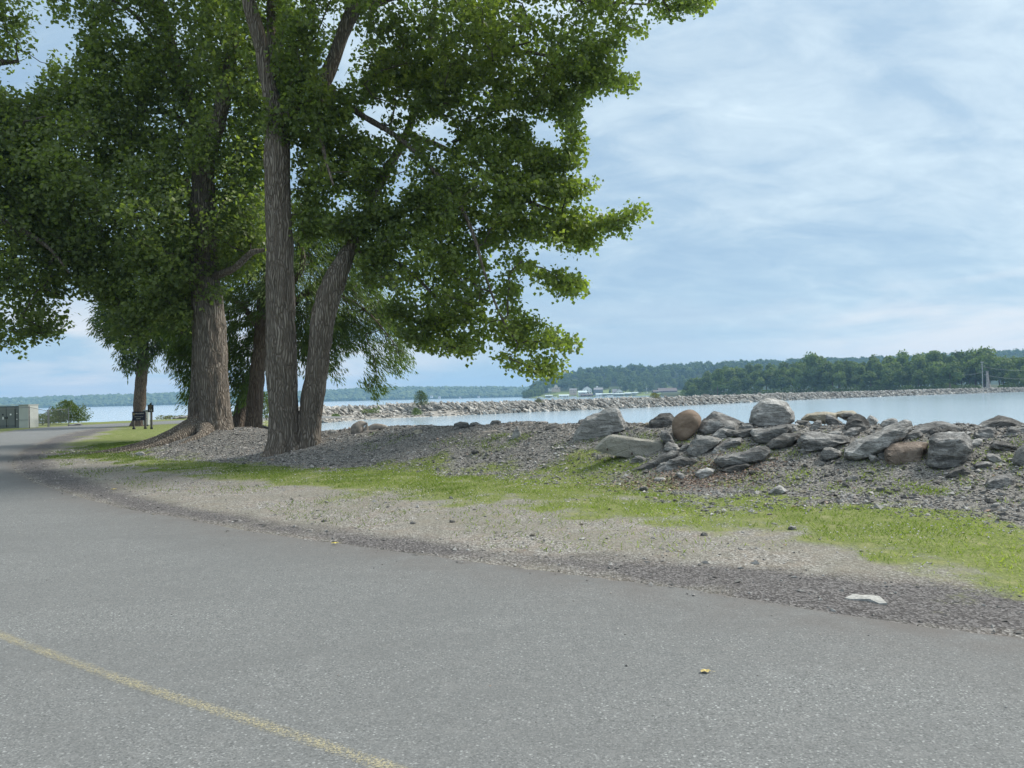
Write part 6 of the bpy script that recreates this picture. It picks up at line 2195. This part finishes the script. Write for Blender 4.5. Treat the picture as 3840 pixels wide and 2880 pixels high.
# shrubs at the foot of the wood
for px in np.arange(2565, 3560, 24):
    D = np.interp(px, [2480, 2560, 3000, 3500, 3840, 4500], [640, 540, 450, 372, 345, 330]) - 1
    x, y, _ = W(px, 1440, D)
    shrub('shrub', 'green shrub at the foot of the wood behind the breakwater', 'shrub', (x, y, -2.0), 7.5, r.uniform(3.2, 5.5), 260, 1.0, M['wood_leaf'], r, group='shrubs at the foot of the wood', tone0=.3)
for q, (px, w_, h_) in enumerate([(2580, 7, 3.5), (2640, 9, 3.6), (2700, 8, 2.5), (3160, 10, 2.6), (3230, 12, 3.6), (3290, 9, 4.2), (3330, 9, 5), (3400, 8, 3.5), (3445, 5, 2.2), (3500, 7, 2.5), (3535, 8, 2.8), (3570, 9, 3.4), (3605, 8, 3.2), (3640, 8, 3.2), (3665, 6, 2.2), (3765, 7, 2.6), (3800, 8, 3.2), (3835, 8, 3.0)]):
    D = np.interp(px, [2480, 2560, 3000, 3500, 3840, 4500], [640, 540, 450, 372, 345, 330]) - 2
    x, y, _ = W(px, 1440, D)
    shrub('shrub', 'green shrub at the foot of the wood behind the breakwater', 'shrub', (x, y, -1.2), w_, h_, 420, .8, M['bush'], r, group='shrubs at the foot of the wood', tone0=.45)

# far hills across the wide lake (blue with distance)
FSKY = [(-500, 1510), (0, 1493), (110, 1490), (250, 1484), (420, 1480), (600, 1474), (680, 1471), (900, 1470), (1100, 1468), (1230, 1462), (1400, 1453), (1560, 1450), (1700, 1451), (1850, 1449), (1950, 1452), (2100, 1450), (2400, 1440)]
DH = 2300.0
rows = []
pxs2 = np.arange(-700, 2301, 40)
Ds2 = np.array([DH - 15, DH, DH + 60, DH + 160, DH + 300, DH + 480, DH + 700])
for D in Ds2:
    for px in pxs2:
        ysk = np.interp(px, [p[0] for p in FSKY], [p[1] for p in FSKY])
        H = (horizon(px) - ysk) / F * (DH + 300) + 1.6 - 11
        z = -3 if D < DH else -1 + (H + 1) * sstep(0, 300, np.array([D - DH]))[0]
        if D > DH + 300:
            z = H * .9
        x, y, _ = W(px, 1440, D)
        rows.append((x, y, z))
rows = np.array(rows)
nx, ny = len(pxs2), len(Ds2)
i = np.arange(ny - 1)[:, None] * nx + np.arange(nx - 1)[None, :]
link('far_hills', make_mesh('far_hills', rows, np.stack([i, i + 1, i + nx + 1, i + nx], -1).reshape(-1, 4)), M['forest_floor'])['kind'] = 'structure'
r = np.random.default_rng(202)
bm = bmesh.new()
bmesh.ops.create_icosphere(bm, subdivisions=1, radius=1)
IV = np.array([v.co[:] for v in bm.verts])
IF = np.array([[v.index for v in f.verts] for f in bm.faces])
bm.free()
nB = 5200
px = r.uniform(-650, 2280, nB)
dd = r.uniform(0, 1, nB) ** .9 * 330
H = (horizon(px) - np.interp(px, [p[0] for p in FSKY], [p[1] for p in FSKY])) / F * (DH + 300) + 1.6 - 11
zb = -1 + (H + 1) * sstep(0, 300, dd)
cx_ = np.array([W(a_, 1440, DH + b_) for a_, b_ in zip(px, dd)])
s = r.uniform(5, 9.5, nB)
jit = 1 + r.uniform(-.25, .25, (nB, len(IV), 1))
v = IV[None] * jit * np.stack([s * 1.15, s * 1.15, s], 1)[:, None, :] + np.stack([cx_[:, 0], cx_[:, 1], zb + s * .55], 1)[:, None, :]
f = (IF[None] + (np.arange(nB) * len(IV))[:, None, None]).reshape(-1, 3)
o = link('far_woods', make_mesh('far_woods', v.reshape(-1, 3), f, col=np.repeat(np.clip(r.normal(.4, .25, nB), 0, 1), len(IV)), smooth=False), M['wood_leaf'])
tag(o, 'unbroken woods on the blue hills across the wide lake', 'woods', kind='stuff')

# ------------------------------------------------------------------ houses, docks and boats on the far shore
M['wallw'] = plain('white_clapboard', (0.66, 0.66, 0.63), 0.8, 0.05)
M['wallp'] = plain('pinkish_stucco', (0.55, 0.44, 0.38), 0.8, 0.05)
M['wallb'] = plain('blue_grey_siding', (0.16, 0.19, 0.24), 0.8, 0.08)
M['roofg'] = plain('grey_shingle_roof', (0.22, 0.22, 0.23), 0.85, 0.1)
M['roofb'] = plain('brown_roof', (0.15, 0.118, 0.11), 0.85, 0.1)
M['rooft'] = plain('pale_metal_roof', (0.5, 0.58, 0.58), 0.6, 0.05)
M['glass'] = plain('dark_glass', (0.03, 0.04, 0.05), 0.15, 0.1, spec=0.6)
M['bwall'] = plain('brown_wall', (0.12, 0.07, 0.06), 0.85, 0.1)
M['cream_roof'] = plain('cream_dome_roof', (0.55, 0.5, 0.38), 0.7, 0.05)


def house(px0, px1, yb, yt, D, wall, roof, label, ridge=.4, depth=8, floors=1, wins=3, gable_front=False, name='house', cat='house', dome=False, open_front=False, overhang=.35):
    a_, b_ = W(px0, yb, D), W(px1, yb, D)
    zt_ = W((px0 + px1) / 2, yt, D)[2]
    z0 = min(a_[2], b_[2])
    w_ = b_[0] - a_[0]
    h_ = zt_ - z0
    wh = h_ * (1 - ridge)
    cx_ = (a_[0] + b_[0]) / 2
    e = empty(name, (cx_, D, z0), label, cat)
    if open_front:
        mb = MB()
        for q in range(5):
            mb.box((-w_ / 2 + .3 + q * (w_ - .6) / 4, -depth / 2 + .2, wh / 2), (.25, .25, wh))
        mb.box((0, depth / 2 - .2, wh / 2), (w_ - .4, .2, wh))
        mb.build('posts', M[wall], e)
    else:
        wl_ = MB()
        wl_.box((0, 0, (wh - 3) / 2), (w_, depth, wh + 3))
        if ridge > 0 and gable_front:
            wl_.prism([(-w_ / 2, wh - .002), (w_ / 2, wh - .002), (0, h_ - .25)], depth, Matrix.Identity(4))
        elif ridge > 0 and not dome:
            wl_.prism([(-depth / 2, wh - .002), (depth / 2, wh - .002), (0, h_ - .25)], w_, Matrix.Rotation(math.pi / 2, 4, 'Z'))
        wl_.build('wall', M[wall], e)
        fh = wh / floors
        for fl in range(floors):
            for q in range(wins):
                x = -w_ / 2 + (q + .5) * w_ / wins
                f_ = MB().box((x, -depth / 2 - .03, fl * fh + fh * .55), (min(1.4, w_ / wins * .6), .08, fh * .5)).build('window', M['white'], e)
                MB().box((x, -depth / 2 - .08, fl * fh + fh * .55), (min(1.4, w_ / wins * .6) * .8, .04, fh * .4)).build('pane', M['glass'], f_)
        MB().box((w_ * .12, -depth / 2 - .05, min(1.0, fh * .45)), (.9, .1, min(2.0, fh * .85))).build('door', M['roofb'], e)
    rf = MB()
    if dome:
        k = 10
        pr = [(-w_ * .22, wh), (w_ * .22, wh)] + [(w_ * .22 * math.cos(t_), wh + (h_ - wh) * math.sin(t_)) for t_ in np.linspace(0.1, math.pi - .1, k)]
        rf.prism(pr, depth * .6, Matrix.Identity(4))
    elif ridge <= 0:
        rf.box((0, 0, h_ + .1), (w_ + 2 * overhang, depth + 2 * overhang, .25))
    else:
        th_ = .22
        if gable_front:
            hw, Mr, ln_ = w_ / 2 + overhang, Matrix.Identity(4), depth + 2 * overhang
        else:
            hw, Mr, ln_ = depth / 2 + overhang, Matrix.Rotation(math.pi / 2, 4, 'Z'), w_ + 2 * overhang
        dz = (h_ - wh) * overhang / (hw - overhang + 1e-6)
        rf.prism([(-hw, wh - dz), (0, h_), (hw, wh - dz), (hw, wh - dz + th_), (0, h_ + th_), (-hw, wh - dz + th_)], ln_, Mr)
    rf.build('roof', M[roof], e)
    return e


def q6(x, y):
    return 2020 + x / 7.1355, 1430 + y / 7.1355


def q7(x, y):
    return 2280 + x / 7.1355, 1430 + y / 7.1355


DH1 = 1012
house(2070, 2100, q6(0, 225)[1], q6(0, 88)[1], 1046, 'wallp', 'cream_roof', 'house with a rounded cream dome on the green slope of the far shore', .55, 9, 1, 4, dome=True)
house(2056, 2070, q6(0, 214)[1], q6(0, 185)[1], 1048, 'wallw', 'rooft', 'low white annex to the left of the domed house', 0, 6, 1, 2)
house(2136, 2162, q6(0, 312)[1], q6(0, 196)[1], 1022, 'wallp', 'roofg', 'square pinkish two-storey house right of the green slope', .22, 9, 2, 3)
house(2168, 2200, q6(0, 355)[1], q6(0, 255)[1], 1010, 'wallw', 'rooft', 'white lakeside house with a pale green roof, lower part of the big complex', .4, 10, 1, 5)
house(2186, 2218, q6(0, 330)[1], q6(0, 132)[1], 1020, 'wallw', 'roofg', 'tall white gabled house rising behind the pale green roof', .4, 9, 2, 3, gable_front=True)
house(2178, 2222, q6(0, 408)[1], q6(0, 345)[1], 1003, 'bwall', 'roofb', 'dark red-brown boathouse at the water under the white complex', .25, 8, 1, 3, name='boathouse', cat='boathouse')
house(2224, 2260, q6(0, 315)[1], q6(0, 172)[1], 1024, 'wallb', 'roofg', 'blue-grey two-storey house with a long grey roof and white-trimmed windows', .35, 10, 2, 5)
house(2297, 2312, q7(0, 340)[1], q7(0, 210)[1], 1026, 'wallw', 'roofg', 'wing with a grey roof on the left of the white gabled house', .7, 9, 1, 2)
house(2308, 2335, q7(0, 330)[1], q7(0, 205)[1], 1018, 'wallw', 'roofg', 'white gabled house with small dark windows above the docks', .6, 9, 1, 3, gable_front=True)
house(2448, 2470, q7(0, 310)[1], q7(0, 238)[1], 1040, 'bwall', 'roofb', 'small dark lodge left of the long brown-roofed building', .5, 10, 1, 3)
house(2467, 2536, q7(0, 312)[1], q7(0, 182)[1], 1046, 'bwall', 'roofb', 'long brown-roofed building at the edge of the dark wood', .55, 14, 1, 8)
house(2096, 2133, q6(0, 432)[1], q6(0, 355)[1], 1002, 'wallw', 'rooft', 'long white boathouse on the water left of the pinkish house', .35, 8, 1, 3, name='boathouse', cat='boathouse')
house(2044, 2072, q6(0, 430)[1], q6(0, 368)[1], 1002, 'wallw', 'rooft', 'open white boat shelter farthest left on the shore', .25, 7, open_front=True, name='boat_shelter', cat='boat shelter')
house(2234, 2256, q6(0, 405)[1], q6(0, 325)[1], 1000, 'wallw', 'rooft', 'white boathouse at the left end of the long covered docks', .3, 8, 1, 3, name='boathouse', cat='boathouse')
house(2258, 2300, q6(0, 395)[1], q6(0, 325)[1], 1001, 'wallw', 'rooft', 'long covered dock with a pale flat roof in the middle of the waterfront', .2, 6, open_front=True, name='covered_dock', cat='dock')
house(2300, 2340, q7(0, 398)[1], q7(0, 325)[1], 1000, 'wallw', 'rooft', 'covered dock in front of the white gabled house', .2, 6, open_front=True, name='covered_dock', cat='dock')
house(2342, 2370, q7(0, 392)[1], q7(0, 300)[1], 1002, 'wallw', 'rooft', 'covered dock with a bright roof right of the white gabled house', .25, 6, open_front=True, name='covered_dock', cat='dock')
house(2371, 2392, q7(0, 400)[1], q7(0, 290)[1], 1002, 'wallw', 'rooft', 'last boat shelter at the right end of the docks, open in front', .15, 7, open_front=True, name='boat_shelter', cat='boat shelter')


def boat(px, yb, D, L, label, cab_=True, mast=0.0):
    p = W(px, yb, D)
    e = empty('boat', (p[0], D, WZ), label, 'boat')
    st_ = [(-L / 2, .32, 1.0), (-L / 4, .36, .9), (0, .36, .9), (L / 4, .3, 1.05), (L / 2, .02, 1.35)]
    vv = []
    for x, hw, dk in st_:
        hw = hw * L * .42
        vv += [(x, -hw, dk), (x, -hw * .6, -.15), (x, hw * .6, -.15), (x, hw, dk)]
    fc = []
    for q in range(4):
        b0 = q * 4
        for s_ in range(3):
            fc.append((b0 + s_, b0 + s_ + 1, b0 + s_ + 5, b0 + s_ + 4))
        fc.append((b0 + 3, b0, b0 + 4, b0 + 7))
    fc.append((0, 3, 2, 1))
    MB().add(vv, fc).build('hull', M['white'], e)
    if cab_:
        c = MB().box((-.05 * L, 0, 1.35), (L * .35, L * .2, .8)).build('cabin', M['white'], e)
        MB().box((-.05 * L, -L * .1 - .02, 1.4), (L * .3, .03, .4)).build('window', M['glass'], c)
    if mast:
        MB().bar((0, 0, 1), (-.4, 0, mast), .12).build('mast', M['white'], e)
    return e


boat(2026, q6(0, 435)[1], 998, 9, 'white boat moored at the far left of the opposite shore')
boat(2077, q6(0, 430)[1], 995, 9, 'white boat moored right of the open boat shelter')
boat(2147, q6(0, 420)[1], 996, 11, 'cream and white boat between the long boathouse and the red-brown one')
boat(2283, q6(0, 405)[1], 994, 9, 'white boat moored in front of the covered docks')
boat(2290, q7(0, 400)[1], 992, 6, 'smaller white boat beside the one at the covered docks')
bt = empty('sailboat', (W(2427, 1472, 1012)[0], 1012, hill_z(2427, 1012)), 'sailboat on land with a tall pale mast left of the brown-roofed building', 'sailboat')
MB().add([(-4, 0, 2), (-2, -1, 2), (2, -1.1, 2), (4, 0, 2.2), (2, 1.1, 2), (-2, 1, 2), (-3, 0, .6), (0, 0, .3), (3, 0, .8)],
         [(0, 1, 6), (1, 2, 7, 6), (2, 3, 8, 7), (0, 6, 5), (5, 6, 7, 4), (4, 7, 8, 3), (0, 5, 4, 3, 2, 1)]).build('hull', M['white'], bt)
MB().bar((0, 0, 2), (-1.3, 0, 11), .2).build('mast', M['white'], bt)
pz = W(2239, 1455, 1030)
e = empty('satellite_dish', (pz[0], 1030, pz[2] - 3), 'white round dish on a pole above the blue-grey house', 'dish')
MB().bar((0, 0, -2), (0, 0, 3.4), .12).build('pole', M['white'], e)
bm = bmesh.new()
bmesh.ops.create_uvsphere(bm, u_segments=12, v_segments=8, radius=1.3)
for v in bm.verts:
    v.co.y *= .35
    v.co.z += 4.5
me = bpy.data.meshes.new('dish')
bm.to_mesh(me)
bm.free()
link('dish', me, M['white'], e)
pz = W(2476, 1460, 1042)
tag(link('antenna_mast', MB().bar((0, 0, -3), (0, 0, 11), .15).build('tmp', M['steel']).data, None, None, (pz[0], 1042, pz[2])), 'thin antenna mast rising above the long brown-roofed building', 'mast')
bpy.data.objects.remove(bpy.data.objects['tmp'])
# orange barges/low wall at brown building
pz = W(2480, q7(0, 355)[1], 1004)
pm = empty('canoe_rack', (pz[0], 1004, pz[2] - .2), 'row of orange boats stacked on the shore before the brown-roofed building', 'boat rack')
for q in range(5):
    MB().prism([(-.5, .4), (0, 0), (.5, .4)], 5.5, Matrix.Translation((q * 3.2 - 6.5, 0, .5)) @ Matrix.Rotation(math.pi / 2 - .3, 4, 'Z')).build('hull', M['orange'], pm)
MB().box((0, .8, .25), (18, .3, .5)).build('frame', M['bwall'], pm)
# houses on the very far shore: pale roofs between the trees
for q, (px, y, w_, lab) in enumerate([(1618, 1487, 9, 'tiny white house low on the blue far shore behind the breakwater shrub'), (1648, 1490, 8, 'tiny pale house right of the lowest one on the blue shore'), (1780, 1465, 26, 'long pale building high on the blue hills'), (1795, 1489, 8, 'tiny white boathouse by the water near the end of the blue hills'), (1725, 1492, 7, 'tiny white cottage at the waterline of the blue shore'), (1860, 1465, 10, 'small pale house high near the right end of the blue hills'), (668, 1519, 14, 'pale building low on the blue hills between the willow and the cottonwoods')]):
    D = DH - 8 if y > 1480 else DH + 170
    house(px - w_ / 2, px + w_ / 2, y + 1.5, y - 4, D, 'wallw', 'roofg', lab, .35, 10, 1, 3)

# ------------------------------------------------------------------ pole, wires and ruined tower on the right
DP = 338
pb_ = W(3685.5, 1449, DP)
pt_ = W(3690.5 - 1.5, 1357, DP)
pl = empty('utility_pole', (pb_[0], DP, pb_[2] - .5), 'tall pale utility pole with crossarms before the dark wood', 'utility pole')
hp = pt_[2] - pb_[2] + .5
MB().bar((0, 0, 0), (0, 0, hp), .17, 8).build('pole', M['wallw'] if False else plain('weathered_pole', (0.34, 0.34, 0.31), .9, .1), pl)
MB().box((-.0, -.1, hp - .1), (1.4, .3, .35)).build('crossarm', M['cream'], pl)
MB().box((0, -.1, hp - 2.0), (2.3, .16, .14)).build('crossarm', M['cream'], pl)
MB().box((-.2, -.1, hp - 1.2), (1.1, .16, .14)).build('crossarm', M['cream'], pl)
M['wire'] = plain('wire', (0.25, 0.26, 0.24), .7, .05)


def wire(a_, b_, sag, lab):
    n_ = 14
    t_ = np.linspace(0, 1, n_)
    pts = np.outer(1 - t_, a_) + np.outer(t_, b_)
    pts[:, 2] -= sag * 4 * t_ * (1 - t_)
    v, f, _u = tube_arr(pts, np.full(n_, .055), 4)
    o = link('power_line', make_mesh('power_line', v - pts[0], f), M['wire'], None, tuple(pts[0]))
    tag(o, lab, 'power line')


wire(W(3690, 1376, DP), W(3900, 1385, DP - 10), 1.0, 'upper sagging cable running right from the pole')
wire(W(3690, 1405, DP), W(3900, 1418, DP - 10), 1.0, 'lower cable running right from the pole behind the tower')
wire(W(3560, 1404, DP + 22), W(3690, 1394, DP), .9, 'sagging cable running left from the pole into the trees')
tb_ = W(3707, 1454, DP - 3)
th_ = W(3705, 1392, DP - 3)[2] - tb_[2]
tw = empty('ruined_tower', (tb_[0], DP - 3, tb_[2] - .3), 'tapering grey stub of a dead trunk standing right of the utility pole', 'stump')
l = np.array([(0, 0, 0, 1.25), (-.05, 0, .9, 1.0), (-.15, 0, 2.0, .78), (-.25, 0, 3.5, .62), (-.35, 0, 5.2, .55), (-.4, 0, th_ + .3, .5)])
v, f, uv = trunk_tube(l, 20, .3, None, bark=.12, freq=3, seed=9)
top = v[:, 2] > th_
v[top, 2] += RNG.uniform(-.3, .5, top.sum())
link('trunk', make_mesh('trunk', v, f), plain('dead_grey_wood', (0.26, 0.235, 0.21), .95, .35, 1.2), tw)
tw.name = 'dead_tree_stump'

# ------------------------------------------------------------------ air
hm = bpy.data.materials.new('haze')
hm.use_nodes = True
nt = hm.node_tree
nt.nodes.clear()
pv = N(nt, 'ShaderNodeVolumePrincipled')
pv.inputs['Color'].default_value = (0.38, 0.67, 1.0, 1)
pv.inputs['Density'].default_value = 0.00024
pv.inputs['Anisotropy'].default_value = 0.1
out = N(nt, 'ShaderNodeOutputMaterial')
nt.links.new(pv.outputs[0], out.inputs['Volume'])
hz_ = MB().box(((LX0 + LX1) / 2, (LY0 + LY1) / 2, 42), (LX1 - LX0 + 40, LY1 - LY0 + 40, 100)).build('haze', hm)
tag(hz_, 'pale blue air between the shore and the distant hills', 'haze', kind='stuff')
print('TOTAL', sum(len(m_.loops) - 2 * len(m_.polygons) for m_ in bpy.data.meshes))
print('objects', len(bpy.data.objects), 'tris', sum(sum(1 for _ in ()) + len(m.loops) - 2 * len(m.polygons) for m in bpy.data.meshes))
